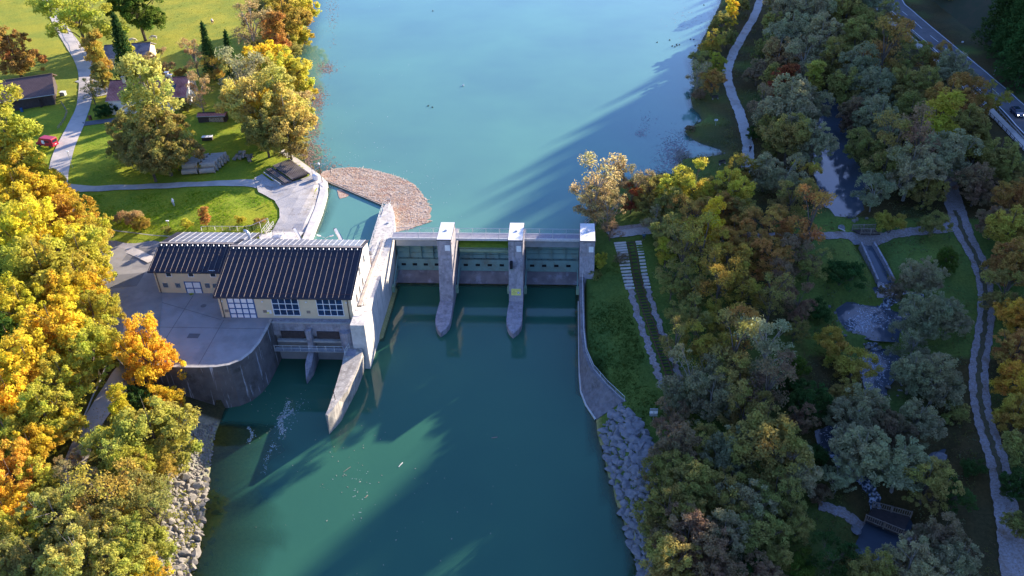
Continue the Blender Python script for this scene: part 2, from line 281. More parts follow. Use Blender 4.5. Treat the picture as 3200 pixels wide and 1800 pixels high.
# ------------------------------------------------------------------ mesh helpers
WLOC = {}
def tag(o, label=None, cat=None, group=None, kind=None):
    if label: o['label'] = label
    if cat: o['category'] = cat
    if group: o['group'] = group
    if kind: o['kind'] = kind
    return o
def thing(name, label, cat, loc, group=None):
    o = bpy.data.objects.new(name, None); COL.objects.link(o); o.location = loc; o.empty_display_size = .5
    WLOC[o] = Vector(loc); return tag(o, label, cat, group)
class MB:
    def __init__(s): s.v = []; s.f = []
    def add(s, vs, fs):
        k = len(s.v); s.v += [tuple(map(float, v)) for v in vs]; s.f += [tuple(i+k for i in f) for f in fs]; return s
    def box(s, x0, x1, y0, y1, z0, z1):
        return s.add([(x0,y0,z0),(x1,y0,z0),(x1,y1,z0),(x0,y1,z0),(x0,y0,z1),(x1,y0,z1),(x1,y1,z1),(x0,y1,z1)],
                     [(0,3,2,1),(4,5,6,7),(0,1,5,4),(1,2,6,5),(2,3,7,6),(3,0,4,7)])
    def obox(s, c, dim, rz=0, rx=0, ry=0):
        M = Matrix.Translation(c) @ Matrix.Rotation(rz, 4, 'Z') @ Matrix.Rotation(ry, 4, 'Y') @ Matrix.Rotation(rx, 4, 'X')
        a, b, d = (v/2 for v in dim)
        vs = [M @ Vector(p) for p in ((-a,-b,-d),(a,-b,-d),(a,b,-d),(-a,b,-d),(-a,-b,d),(a,-b,d),(a,b,d),(-a,b,d))]
        return s.add(vs, [(0,3,2,1),(4,5,6,7),(0,1,5,4),(1,2,6,5),(2,3,7,6),(3,0,4,7)])
    def beam(s, p, q, w, h):
        p = Vector(p); q = Vector(q); d = q-p; L = d.length
        if L < 1e-6: return s
        M = Matrix.Translation((p+q)/2) @ d.to_track_quat('X', 'Z').to_matrix().to_4x4()
        a, b, c = L/2, w/2, h/2
        vs = [M @ Vector(t) for t in ((-a,-b,-c),(a,-b,-c),(a,b,-c),(-a,b,-c),(-a,-b,c),(a,-b,c),(a,b,c),(-a,b,c))]
        return s.add(vs, [(0,3,2,1),(4,5,6,7),(0,1,5,4),(1,2,6,5),(2,3,7,6),(3,0,4,7)])
    def tube(s, pts, r, n=6, cap=True):
        pts = [Vector(p) for p in pts]; rs = r if isinstance(r, (list, tuple)) else [r]*len(pts); k = len(s.v)
        for i, p in enumerate(pts):
            t = (pts[min(i+1, len(pts)-1)]-pts[max(i-1, 0)]).normalized(); q = t.to_track_quat('Z', 'Y')
            for j in range(n):
                a = 2*math.pi*j/n; s.v.append(tuple(p+q @ Vector((math.cos(a)*rs[i], math.sin(a)*rs[i], 0))))
        for i in range(len(pts)-1):
            for j in range(n): s.f.append((k+i*n+j, k+i*n+(j+1) % n, k+(i+1)*n+(j+1) % n, k+(i+1)*n+j))
        if cap: s.f.append(tuple(k+j for j in range(n))[::-1]); s.f.append(tuple(k+(len(pts)-1)*n+j for j in range(n)))
        return s
    def prism(s, P, z0, z1):
        """P: list of xy; z0, z1 numbers or lists"""
        n = len(P); a = z0 if isinstance(z0, (list, tuple)) else [z0]*n; b = z1 if isinstance(z1, (list, tuple)) else [z1]*n
        ar = sum(P[i][0]*P[(i+1) % n][1]-P[(i+1) % n][0]*P[i][1] for i in range(n))
        if ar < 0: P = P[::-1]; a = a[::-1]; b = b[::-1]
        k = len(s.v); s.v += [(P[i][0], P[i][1], a[i]) for i in range(n)]+[(P[i][0], P[i][1], b[i]) for i in range(n)]
        s.f.append(tuple(k+i for i in range(n))[::-1]); s.f.append(tuple(k+n+i for i in range(n)))
        for i in range(n): j = (i+1) % n; s.f.append((k+i, k+j, k+n+j, k+n+i))
        return s
    def ell(s, c, r, n=8, m=6):
        k = len(s.v); c = Vector(c)
        for i in range(m+1):
            th = math.pi*i/m
            for j in range(n):
                ph = 2*math.pi*j/n; s.v.append((c.x+r[0]*math.sin(th)*math.cos(ph), c.y+r[1]*math.sin(th)*math.sin(ph), c.z-r[2]*math.cos(th)))
        for i in range(m):
            for j in range(n): s.f.append((k+i*n+j, k+i*n+(j+1) % n, k+(i+1)*n+(j+1) % n, k+(i+1)*n+j))
        return s
    def build(s, name, m, parent=None, smooth=False, local=False, bevel=0):
        me = bpy.data.meshes.new(name)
        V = np.array(s.v, float)
        o = bpy.data.objects.new(name, me)
        if parent is not None:
            off = WLOC.get(parent, Vector((0, 0, 0))); WLOC[o] = off
            if local: off = Vector((0, 0, 0))
            o.parent = parent
        else:
            off = Vector((0, 0, 0)) if local else Vector(((V[:,0].min()+V[:,0].max())/2, (V[:,1].min()+V[:,1].max())/2, V[:,2].min()))
            o.location = off; WLOC[o] = off.copy()
        me.from_pydata([tuple(v) for v in (V-np.array(off))], [], s.f); me.update()
        me.materials.append(MT[m] if isinstance(m, str) else m)
        if smooth: me.polygons.foreach_set('use_smooth', [True]*len(me.polygons))
        COL.objects.link(o)
        if bevel:
            b = o.modifiers.new('bevel', 'BEVEL'); b.width = bevel; b.segments = 1
        return o
def copy_tree(o, loc=None, rz=None, scale=None):
    c = o.copy(); COL.objects.link(c)
    for ch in o.children:
        d = ch.copy(); COL.objects.link(d); d.parent = c
        for e in ch.children:
            f = e.copy(); COL.objects.link(f); f.parent = d
    if loc is not None: c.location = loc
    if rz is not None: c.rotation_euler.z = rz
    if scale is not None: c.scale = scale if hasattr(scale, '__len__') else (scale,)*3
    return c
def drape(P, name, m, dz=.06, step=2.0, base=ground, z=None, label=None, cat=None, kind='structure'):
    """a sheet with a clean outline laid on the ground"""
    bm = bmesh.new(); vs = [bm.verts.new((x, y, 0)) for x, y in P]; bm.faces.new(vs)
    xs = [p[0] for p in P]; ys = [p[1] for p in P]
    for ax, lo, hi in ((0, min(xs), max(xs)), (1, min(ys), max(ys))):
        v = math.floor(lo/step)*step+step
        while v < hi:
            co = (v, 0, 0) if ax == 0 else (0, v, 0); no = (1, 0, 0) if ax == 0 else (0, 1, 0)
            bmesh.ops.bisect_plane(bm, geom=bm.verts[:]+bm.edges[:]+bm.faces[:], plane_co=co, plane_no=no); v += step
    X = np.array([v.co.x for v in bm.verts]); Y = np.array([v.co.y for v in bm.verts])
    Z = (base(X, Y)+dz) if z is None else np.full(X.shape, float(z))
    for v, zz in zip(bm.verts, Z): v.co.z = zz
    bmesh.ops.recalc_face_normals(bm, faces=bm.faces)
    if bm.faces and sum(f.normal.z for f in bm.faces) < 0: bmesh.ops.reverse_faces(bm, faces=bm.faces)
    me = bpy.data.meshes.new(name); bm.to_mesh(me); bm.free(); me.materials.append(MT[m])
    o = bpy.data.objects.new(name, me); COL.objects.link(o); tag(o, label, cat, None, kind); return o
def smoothline(pts, n=6):
    out = []
    P = [pts[0]]+list(pts)+[pts[-1]]
    for i in range(1, len(P)-2):
        for k in range(n):
            t = k/n; a, b, c, d = (np.array(P[i+j-1], float) for j in range(4))
            out.append(.5*((2*b)+(-a+c)*t+(2*a-5*b+4*c-d)*t*t+(-a+3*b-3*c+d)*t**3))
    out.append(np.array(pts[-1], float)); return out
ROADS = []
def strip(name, pix, w, m, dz=.07, world=False, widths=None, kind='structure', off=0, base=zg, crown=0, edge=0, seed=0):
    """a road or path along a centre line"""
    pts = [(p[0], p[1]) for p in pix] if world else [tuple(gb(*p)[:2]) for p in pix]
    L = smoothline(pts, 12 if edge else 6); n = len(L); mb = MB(); K = 6; rs = random.Random(seed)
    ROADS.append((np.array([q[:2] for q in L]), max(widths) if widths else w))
    for i, p in enumerate(L):
        t = L[min(i+1, n-1)]-L[max(i-1, 0)]; t = t/np.linalg.norm(t); nn = np.array([t[1], -t[0]])
        ww = (np.interp(i/(n-1), np.linspace(0, 1, len(widths)), widths) if widths else w)
        for k in range(K+1):
            u = (k/K-.5)
            e = edge*.55*(math.sin(i*.9+k)+math.sin(i*2.3+k*2))+rs.uniform(-edge, edge)*.3 if k in (0, K) else 0
            q = p+nn*(u*ww+off+e); mb.v.append((q[0], q[1], base(q[0], q[1])+dz+crown*(1-4*u*u)))
    for i in range(n-1):
        for k in range(K): a = i*(K+1)+k; mb.f.append((a, a+1, a+K+2, a+K+1))
    mb.f = [f[::-1] for f in mb.f]
    o = mb.build(name, m, smooth=True); tag(o, kind=kind); return o

# ------------------------------------------------------------------ ground
def build_ground():
    xs, ys = GX, GY; X, Y = np.meshgrid(xs, ys); Z = GZ
    nx, ny = len(xs), len(ys); V = np.stack([X, Y, Z], -1).reshape(-1, 3)
    idx = np.arange(nx*ny).reshape(ny, nx)
    F = np.stack([idx[:-1,:-1], idx[:-1,1:], idx[1:,1:], idx[1:,:-1]], -1).reshape(-1, 4)
    me = bpy.data.meshes.new('ground'); me.from_pydata(V.tolist(), [], F.tolist()); me.update()
    me.polygons.foreach_set('use_smooth', [True]*len(me.polygons)); me.materials.append(MT['terrain'])
    rs = np.random.RandomState(5)
    def nz(s, k): return .5+.5*np.sin(X/s+k)*np.cos(Y/s*1.3+k*2)*np.cos((X+Y)/s*.6+k)
    def C(r, gg, b): return np.array([r, gg, b])
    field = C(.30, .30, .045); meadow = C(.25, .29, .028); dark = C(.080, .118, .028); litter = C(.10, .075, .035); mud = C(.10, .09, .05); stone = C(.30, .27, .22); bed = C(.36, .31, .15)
    def mx(a, b, t): t = np.clip(t, 0, 1)[..., None]; return a*(1-t)+b*t
    col = np.broadcast_to(meadow, X.shape+(3,)).copy()
    col = mx(col, field, (Y-195)/20)
    col = mx(col, litter, ((X < -50) & (Y < 101) | (X < -92) & (Y < 128) & (Y > 40)).astype(float)*(.55+.45*nz(7, 1)))
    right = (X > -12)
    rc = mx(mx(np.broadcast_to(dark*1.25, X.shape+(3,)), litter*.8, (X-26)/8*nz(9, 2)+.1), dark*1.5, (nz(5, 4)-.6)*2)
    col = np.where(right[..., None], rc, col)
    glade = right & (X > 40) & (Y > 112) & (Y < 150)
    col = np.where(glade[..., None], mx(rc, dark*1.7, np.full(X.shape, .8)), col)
    col = mx(col, mud, (hillfoot(X, Y)+6)/4*nz(6, 7))
    d, _ = sdist(X, Y, RIV)
    lb = (X < -40) & (Y < 101)
    col = np.where((lb & (d > 0) & (d < 9))[..., None], mx(col, stone, (7.5-d)/2), col)
    col = np.where((d <= .3)[..., None], bed, col)
    col = np.where(((X < -49) & (Y > 99) & (Y < 104.5))[..., None], mud*.6, col)
    d, _ = sdist(X, Y, RES); col = np.where((d < .8)[..., None], mx(col, mud, (.8-d)*1.5), col)
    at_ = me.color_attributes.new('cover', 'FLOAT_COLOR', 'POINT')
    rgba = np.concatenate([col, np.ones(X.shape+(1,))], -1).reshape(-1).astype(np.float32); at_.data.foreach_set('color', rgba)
    o = bpy.data.objects.new('ground', me); COL.objects.link(o); tag(o, kind='structure')
build_ground()

def water(P, z, name, m, step=2.0, shallow=None):
    o = drape(P, name, m, z=z, step=step)
    me = o.data; a = me.attributes.new('shallow', 'FLOAT', 'POINT')
    co = np.zeros(len(me.vertices)*3); me.vertices.foreach_get('co', co); co = co.reshape(-1, 3)
    s = shallow(co[:,0], co[:,1]) if shallow else np.zeros(len(co))
    a.data.foreach_set('value', s.astype(np.float32)); return o
def rshal(X, Y):
    d, _ = sdist(X, Y, RIV); lb = (X < -20) & (Y < 99)
    w = np.where(lb, 10.5+1.5*np.sin(Y*.35)+.8*np.sin(Y*1.1), 1.6); w = np.where((X > -20) & (Y > 101), .01, w)
    w = np.where((X < -20) & (Y >= 99), .01, w)
    return np.clip((w+d)/w, 0, 1)**.6*.96
def sshal(X, Y):
    d, _ = sdist(X, Y, RES); w = np.where((X < -40) & (Y > 165), 6.0, 1.2)
    return np.clip((w+d)/w, 0, 1)*.8*(Y > 144)
water(RES[:], 0.0, 'reservoir_water', 'res_water', 2.5, sshal)
water(RIV[:], -8.0, 'river_water', 'riv_water', 1.6, rshal)
for P, wz in PONDS: water([((x-np.mean([p[0] for p in P]))*1.12+np.mean([p[0] for p in P]), (y-np.mean([p[1] for p in P]))*1.12+np.mean([p[1] for p in P])) for x, y in P], wz, 'pond_water', 'pond_water', 3)

# hills: the wooded mountainside beyond the road that shades the right bank
SB = [(-190,300),(-154,270),(-133,228),(-125,184),(-119,150),(-114,126),(-111,138),(-108,120),(-98,108),(-88,116),(-80,120),(-74,100),(-70,70),(-62,64),(-55,66),(-46,62),(-30,50),(0,20),(60,-5),(160,-30)]
A2 = np.array(SUN_AZ)/np.hypot(*SUN_AZ); N2 = np.array([A2[1], -A2[0]])
SLP = .95; TE = math.tan(SUN_EL)
def ridge(s):
    tb = np.interp(s, [q[0] for q in SB], [q[1] for q in SB])
    p0 = s*N2+tb*A2; f0 = hillfoot(*p0); k = (A2[0]+.03*A2[1])
    t = SLP*(-f0)/(SLP*k-TE); return tb, t, t*TE
def build_hill():
    ss = np.arange(-330, 200, 7.0); uu = np.linspace(0, 1, 30); V = []; F = []
    rs = np.random.RandomState(8)
    for s in ss:
        tb, te, h = ridge(np.clip(s, -190, 160)); h = max(h-13, 12)
        k = (A2[0]+.03*A2[1]); f0 = hillfoot(*(s*N2)); t0 = -f0/k; te_abs = t0+(h)/(SLP*k)
        for u in uu:
            if u < .75: t = t0+(te_abs-t0)*u/.75; z = 1.0+h*u/.75
            else: t = te_abs+(u-.75)*400; z = 1+h+(u-.75)*30
            p = s*N2+t*A2; V.append((p[0], p[1], z+(rs.uniform(-1, 1) if u > .04 else -.6)))
    nu = len(uu)
    for i in range(len(ss)-1):
        for j in range(nu-1): a = i*nu+j; F.append((a, a+1, a+nu+1, a+nu))
    mb = MB(); mb.v = V; mb.f = F
    o = mb.build('hills', mat('wooded_slope', (.035,.045,.02), (.06,.05,.025), .3, 1), smooth=True); tag(o, kind='structure')
    # the wood along its crest
    mb = MB()
    for s in np.arange(-320, 170, 2.4):
        for row in range(2):
            s2 = s+rs.uniform(-1.5, 1.5); tb, te, h = ridge(np.clip(s2, -190, 160)); h = max(h-13, 12)
            k = (A2[0]+.03*A2[1]); t = -hillfoot(*(s2*N2))/k+h/(SLP*k)+rs.uniform(-3, 6)+row*7
            p = s2*N2+t*A2; H = rs.uniform(10.5, 15); r = rs.uniform(2.4, 3.4); z = 1+h-1.5
            for q in range(4):
                z0 = z+1.2+q*H*.22; n = 8; kk = len(mb.v); rr = r*(1-q*.22)
                mb.v += [(p[0]+rr*math.cos(2*math.pi*j/n+q)*rs.uniform(.8, 1.1), p[1]+rr*math.sin(2*math.pi*j/n+q)*rs.uniform(.8, 1.1), z0) for j in range(n)]+[(p[0], p[1], z0+H*.38)]
                mb.f += [(kk+j, kk+(j+1) % n, kk+n) for j in range(n)]
            mb.tube([(p[0], p[1], z-1), (p[0], p[1], z+2)], .25, 5)
    o = mb.build('ridge_forest', mat('far_spruce', (.03,.05,.02), (.02,.035,.015), 1, 1)); tag(o, 'dark spruce wood along the crest of the mountainside', 'forest', kind='stuff')
build_hill()

# ------------------------------------------------------------------ railings
def railmb(pts, h=1.1, sp=2.0, rails=(1.0, .5), bars=0, r=.035, mb=None):
    mb = mb or MB(); pts = [Vector(p) for p in pts]
    for f in rails: mb.tube([p+Vector((0, 0, h*f)) for p in pts], r, 5)
    for a, b in zip(pts[:-1], pts[1:]):
        L = (b-a).length; n = max(1, round(L/sp))
        for i in range(n+1): q = a.lerp(b, i/n); mb.beam(q, q+Vector((0, 0, h)), r*1.9, r*1.9)
        if bars:
            m = max(1, round(L/bars))
            for i in range(m): q = a.lerp(b, (i+.5)/m); mb.beam(q+Vector((0, 0, .12)), q+Vector((0, 0, h-.04)), .018, .018)
    if bars: mb.tube([p+Vector((0, 0, .12)) for p in pts], r*.7, 4)
    return mb
def text_mesh(name, body, size, m, parent, loc, rot, align='LEFT'):
    cu = bpy.data.curves.new('lettering', 'FONT'); cu.body = body; cu.size = size; cu.align_x = align; cu.extrude = .004; cu.space_line = .95
    t = bpy.data.objects.new('lettering', cu); COL.objects.link(t)
    me = bpy.data.meshes.new_from_object(t.evaluated_get(bpy.context.evaluated_depsgraph_get())); bpy.data.objects.remove(t)
    o = bpy.data.objects.new(name, me); me.materials.clear(); me.materials.append(MT[m]); COL.objects.link(o); o.parent = parent
    o.location = Vector(loc)-WLOC.get(parent, Vector()); o.rotation_euler = rot; return o

# ------------------------------------------------------------------ the weir
PIERS = [(-23.45, -20.9), (-10.45, -7.85), (2.6, 5.25)]
def face_y(z): return 133.1 if z > 2.3 else lerp(131.0, 133.1, (z+6.4)/8.7)
def pier(k, x0, x1, label):
    t = thing('weir_pier', label, 'bridge pier', ((x0+x1)/2, 133, -8), 'weir piers')
    prof = [(143.9,-9.5),(143.9,1.65),(139.35,1.65),(139.35,5.5),(133.1,5.5),(133.1,2.3),(131.0,-6.4),(131.0,-9.5)]
    mb = MB(); n = len(prof)
    mb.add([(x0, a, b) for a, b in prof]+[(x1, a, b) for a, b in prof], [tuple(range(n)), tuple(range(2*n-1, n-1, -1))]+[(i, n+i, n+(i+1) % n, (i+1) % n) for i in range(n)])
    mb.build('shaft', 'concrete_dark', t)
    if k < 2:
        xm = (x0+x1)/2
        P = [(x0+.02,131.05),(x0-.12,128),(x0-.18,125.6),(x0+.05,124),(x0+.5,122.8),(xm-.05,121.7),(x1-.45,122.9),(x1-.02,124.1),(x1+.1,125.6),(x1+.06,128),(x1-.02,131.05)]
        mb = MB(); mb.prism(P, -9.5, [-6.42,-6.5,-6.65,-6.8,-6.9,-6.95,-6.9,-6.8,-6.65,-6.5,-6.42]); mb.build('nose', 'concrete_dark', t)
    mb = MB(); mb.box(x0-.1, x1+.1, 133.0, 139.45, 5.5, 5.62); mb.build('roof_edge', 'gutter', t)
    r = MB(); r.box(x0-.02, x1+.02, 133.1, 139.36, 5.622, 5.68); r = r.build('roof', 'roofwhite', t)
    xm = (x0+x1)/2; MB().box(xm-.25, xm+.25, 136.1, 136.35, 5.68, 5.84).tube([(xm, 136.2, 5.8), (xm, 136.2, 6.2)], .03, 5).build('roof_vent', 'galv', r)
    hx = [(730,775,503,557), (1406,1450,510,566), (2090,2137,517,571)][k]
    a = aty(*d5(hx[0], hx[3]), 133.05); b = aty(*d5(hx[1], hx[2]), 133.05)
    h = MB().box(a[0], b[0], 133.03, 133.08, a[2], b[2]).build('hatch', 'paint_white', t)
    MB().box(a[0]-.12, b[0]+.12, 132.98, 133.09, b[2]+.02, b[2]+.12).build('hood', 'concrete_dark', h)
    for z in (4.3, 1.7): MB().box(x1+.002, x1+.04, 133.6, 133.75, z, z+.4).build('wall_lamp', 'gutter', t)
    return t
P0 = pier(0, *PIERS[0], 'tall grey concrete weir pier between the left and the middle gate')
P1 = pier(1, *PIERS[1], 'tall grey concrete weir pier carrying the yellow warning sign')
P2 = pier(2, *PIERS[2], 'tall grey concrete end pier where the weir meets the wooded right bank')
# niche and warning sign on the middle pier
a = aty(*d5(1345, 712), 132.6); b = aty(*d5(1370, 655), 132.6)
MB().box(a[0], b[0], 131.9, 132.7, a[2], b[2]).build('niche', 'dark', P1)
MB().box(a[0]-.05, b[0]+.02, 132.3, 132.58, a[2]-.4, a[2]).build('niche_sill', 'gate', P1)
def warning_sign():
    zc = -1.9
    for _ in range(8):
        yc = face_y(zc)-.04; zc = aty(1298.2, 734.8, yc)[2]
    c = aty(1298.2, 734.8, yc); w, h = 1.75, 1.28; tilt = math.atan2(2.1, 8.7)
    t = thing('warning_sign', 'yellow danger sign forbidding bathing on the face of the middle pier', 'sign', tuple(c))
    rx = -tilt
    M = Matrix.Rotation(rx, 4, 'X'); C = Vector(c)
    def q(x, y, z): return C+(M @ Vector((x, y, z)))
    pl = MB(); pl.obox(C, (w, .04, h), rx=rx); pl.build('panel', 'yellow', t)
    rot = (math.pi/2+rx, 0, 0)
    for s, sz, x, z, al in (('Achtung', .165, -.50, .38, 'CENTER'), ('Lebensgefahr', .165, .30, .38, 'CENTER'), ('Baden', .17, -.36, .08, 'CENTER'), ('strengstens', .17, -.36, -.16, 'CENTER'), ('verboten', .17, -.36, -.40, 'CENTER')):
        text_mesh('lettering', s.replace(' ', ''+chr(160)), sz, 'gutter', t, q(x, -.028, z), rot, al)
    ring = MB(); n = 20; k = len(ring.v)
    for i in range(n):
        an = 2*math.pi*i/n
        for rr in (.27, .22): p = q(.46+rr*math.cos(an), -.03, -.12+rr*math.sin(an)); ring.v.append(tuple(p))
    ring.f = [(2*i, 2*((i+1) % n), 2*((i+1) % n)+1, 2*i+1) for i in range(n)]
    disc = MB(); disc.v = [tuple(q(.46+.22*math.cos(2*math.pi*i/n), -.029, -.12+.22*math.sin(2*math.pi*i/n))) for i in range(n)]; disc.f = [tuple(range(n))[::-1]]
    disc.build('pictogram_disc', 'paint_white', t); ring.build('pictogram_ring', 'rust', t)
    sw = MB(); sw.beam(q(.30,-.034,-.2), q(.58,-.034,-.08), .02, .06); sw.beam(q(.32,-.034,.02), q(.62,-.034,-.26), .02, .045); sw.beam(q(.42,-.034,-.05), q(.5,-.034,-.25), .02, .05); sw.build('pictogram', 'blue', t)
warning_sign()
def gate(x0, x1, label, mid=False):
    t = thing('weir_gate', label, 'sluice gate', ((x0+x1)/2, 141.5, -6.3), 'weir gates')
    w = x1-x0
    if mid:
        MB().add([(x0+.05,143.9,-.25),(x1-.05,143.9,-.25),(x1-.05,141.7,-1.25),(x0+.05,141.7,-1.25),(x0+.05,143.9,-.5),(x1-.05,143.9,-.5),(x1-.05,141.7,-1.5),(x0+.05,141.7,-1.5)], [(0,3,2,1),(4,5,6,7),(0,1,5,4),(1,2,6,5),(2,3,7,6),(3,0,4,7)]).build('flap', mat('algae_green_flap', (.10,.20,.02), (.16,.28,.03), 1, .7), t)
        mb = MB(); mb.tube([(x0+.3,141.35,-1.75),(x1-.3,141.35,-1.75)], .36, 12)
        for i in range(4): mb.box(x0+w*(.12+.25*i), x0+w*(.12+.25*i)+.06, 140.95, 141.6, -2.15, -1.3)
        mb.box(x1-1.1, x1-.95, 140.9, 141.7, -2.2, -1.25).box(x0+.1, x1-.1, 141.5, 141.75, -1.35, -1.27)
        mb.build('torsion_tube', 'gate_light', t, smooth=False); top = -2.1
    else:
        MB().add([(x0+.05,142.45,-.05),(x1-.05,142.45,-.05),(x1-.05,141.65,-1.0),(x0+.05,141.65,-1.0),(x0+.05,142.7,-.1),(x1-.05,142.7,-.1),(x1-.05,142.0,-1.2),(x0+.05,142.0,-1.2)], [(0,3,2,1),(4,5,6,7),(0,1,5,4),(1,2,6,5),(2,3,7,6),(3,0,4,7)]).build('flap', mat('grey_steel_flap', (.30,.33,.33), (.25,.28,.28), .8, .6), t)
        top = -1.05
    # curved skin plate
    mb = MB(); n = 7
    for i in range(n+1):
        u = i/n; z = lerp(top, -4.0, u); y = 142.25+.35*math.sin(u*math.pi)
        mb.v += [(x0+.05, y, z), (x1-.05, y, z), (x0+.05, y+.3, z), (x1-.05, y+.3, z)]
    for i in range(n): k = 4*i; mb.f += [(k, k+4, k+5, k+1), (k+2, k+3, k+7, k+6), (k, k+2, k+6, k+4), (k+1, k+5, k+7, k+3)]
    mb.build('skin_plate', 'gate', t)
    for i in range(5):
        x = x0+.12+(w-.3)*i/4
        mb = MB(); zz = [lerp(top, -4.0, j/6) for j in range(7)]
        pts = [(141.72+.25*math.sin(math.pi*j/6), z) for j, z in enumerate(zz)]+[(142.3+.3*math.sin(math.pi*j/6), zz[j]) for j in range(6, -1, -1)]
        m = len(pts); mb.add([(x, *p) for p in pts]+[(x+.07, *p) for p in pts], [tuple(range(m)), tuple(range(2*m-1, m-1, -1))]+[(j, m+j, m+(j+1) % m, (j+1) % m) for j in range(m)])
        mb.build('rib', 'gate', t)
    mb = MB()
    for f in (.33, .66): z = lerp(top, -4, f); y = 142.1+.3*math.sin(f*math.pi); mb.box(x0+.06, x1-.06, y, y+.3, z-.03, z+.03)
    mb.build('stiffener', 'gate', t)
    MB().add([(x0+.05,141.55,-4.02),(x1-.05,141.55,-4.02),(x1-.05,142.7,-4.02),(x0+.05,142.7,-4.02),(x0+.05,141.15,-6.3),(x1-.05,141.15,-6.3),(x1-.05,142.2,-6.3),(x0+.05,142.2,-6.3)], [(0,1,2,3),(4,7,6,5),(0,4,5,1),(1,5,6,2),(2,6,7,3),(3,7,4,0)]).build('lower_girder', 'gate', t)
    for i in range(4):
        x = x0+.9+i*(w-1.0)/4
        fy = 141.55-(5.05-4.02)*.175
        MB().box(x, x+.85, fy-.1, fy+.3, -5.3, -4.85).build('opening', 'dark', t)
        for dx in (.05, 1.35): MB().box(x+dx-.35, x+dx-.1, 141.9, 142.0, -3.985, -3.97).build('drain_hole', 'dark', t)
    for s in (0, 1):
        xa = x0+.28 if s == 0 else x1-.28
        MB().beam((xa, 141.4, -3.2), (xa, 135.2, -6.2), .22, .35).beam((xa, 141.3, -5.6), (xa, 135.2, -6.3), .22, .3).build('arm', 'gate', t)
        MB().box(xa-.26, xa+.26, 134.3, 135.3, -7.0, -5.7).build('trunnion', 'gate_light', t)
BAYS = [(-33.2, -23.45), (-20.9, -10.45), (-7.85, 2.6)]
gate(*BAYS[0], 'grey-green radial sluice gate next to the powerhouse wall')
gate(*BAYS[1], 'middle sluice gate with algae-green lowered flap and pale green tube', True)
gate(*BAYS[2], 'grey-green radial sluice gate nearest the right bank')
MTsill = mat('sill_concrete', (.24,.21,.21), (.16,.14,.15), .5, .95, .5, 5, streak=((.32,.3,.33), (.5, .5, .3)))
MT['sill'] = MTsill
mb = MB()
for x0, x1 in BAYS: mb.add([(x0,143.5,-6.35),(x1,143.5,-6.35),(x1,141.4,-6.35),(x0,141.4,-6.35),(x0,138.9,-8.3),(x1,138.9,-8.3),(x0,138.9,-9.5),(x1,138.9,-9.5),(x0,143.5,-9.5),(x1,143.5,-9.5)], [(0,3,2,1),(3,4,5,2),(4,6,7,5),(0,8,6,4,3),(1,2,5,7,9),(0,1,9,8)])
tag(mb.build('weir_sill', 'sill'), 'wet concrete sill sloping into the water below the three gates', 'weir sill')
# footbridge
fb = thing('footbridge', 'long steel footbridge crossing the weir behind the three towers', 'footbridge', (-15, 140.6, 1.7))
MB().box(-33.3, 2.6, 139.85, 141.5, 1.86, 2.0).build('deck', mat('grey_deck', (.3,.29,.33), (.24,.23,.27), 2, .8), fb)
MB().box(-33.3, 2.6, 139.6, 139.85, 1.55, 2.02).box(-33.3, 2.6, 141.5, 141.7, 1.55, 2.02).build('girder', 'rail', fb)
railmb([(-33.2,139.72,2.0),(2.6,139.72,2.0)], 1.1, 2.6, (1.0,), .22).build('railing', 'rail', fb)
railmb([(-33.2,141.6,2.0),(2.6,141.6,2.0)], 1.1, 2.6, (1.0,), .22).build('railing', 'rail', fb)

# ------------------------------------------------------------------ dividing wall with the walkway, island pier and nose
tw = thing('dividing_wall', 'pale concrete dividing wall with walkway between powerhouse and weir', 'wall', (-34.4, 130, -8))
P = [(-36.9,133.4),(-37.15,141),(-37.5,150),(-37.5,153.2),(-37.1,154.5),(-36.4,154.7),(-35.7,153.6),(-34.6,150),(-33.8,146),(-33.25,141),(-33.2,112.6),(-35.62,112.6),(-35.62,133.4)]
MB().prism(P, -9.5, 1.25).build('wall_body', mat('pale_streaked_concrete', (.62,.57,.50), (.52,.48,.42), .9, .9, .3, 8, dirt=(.40,.36,.31), dscale=.5, streak=((.3,.27,.24), (1.3,1.3,.1))), tw)  # evenly pale concrete with dirt patches and vertical streaks
MB().box(-35.5, -34.5, 118.2, 140.2, 1.254, 1.34).build('walkway', mat('walkway_slabs', (.46,.39,.32), (.4,.34,.29), .6, .9), tw)
mb = MB()
for i in range(9): mb.box(-35.55, -34.6, 118.2-.3*(i+1), 118.2-.3*i, .3, 1.25-.11*i)
mb.build('stairs', 'concrete', tw)
railmb([(-34.45,140,1.26),(-34.45,118.3,1.26),(-34.5,115.4,.35)], 1.05, 2.2).build('railing', 'rail', tw)
railmb([(-35.5,139.5,1.26),(-35.55,131.5,1.26)], 1.05, 2.2).build('railing', 'rail', tw)
railmb([(-36.8,134.5,1.26),(-37.05,141,1.26),(-37.35,150,1.26),(-37.35,153.2,1.26),(-36.8,154.3,1.26),(-36.2,154.3,1.26),(-35.9,153.4,1.26),(-35.9,150.5,1.26)], 1.1, 2.4, (1.0, .55)).build('railing', 'rail', tw)
MB().tube([(-35.3,146.5,1.3),(-35.3,146.5,2.3)], .04, 5).box(-35.6, -35.1, 146.3, 146.6, 1.25, 1.45).build('bollard', 'galv', tw)
def db(x, y): return ((450+x*.3106)/KS, (950+y*.3106)/KS)
tops = [at(*db(x, y), -3.9) for x, y in ((2215,385),(2185,560),(2150,660),(2100,765),(2050,865),(1960,975),(1850,1120),(1825,1108),(1850,1060),(1905,900),(1990,620),(2030,440))]
bots = [at(*db(x, y), -8) for x, y in ((2300,450),(2255,560),(2205,700),(2150,850),(2080,985),(1990,1170),(1865,1310))]
nb = [(b[0], b[1]) for b in bots]+[(t[0], t[1]) for t in tops[7:]]
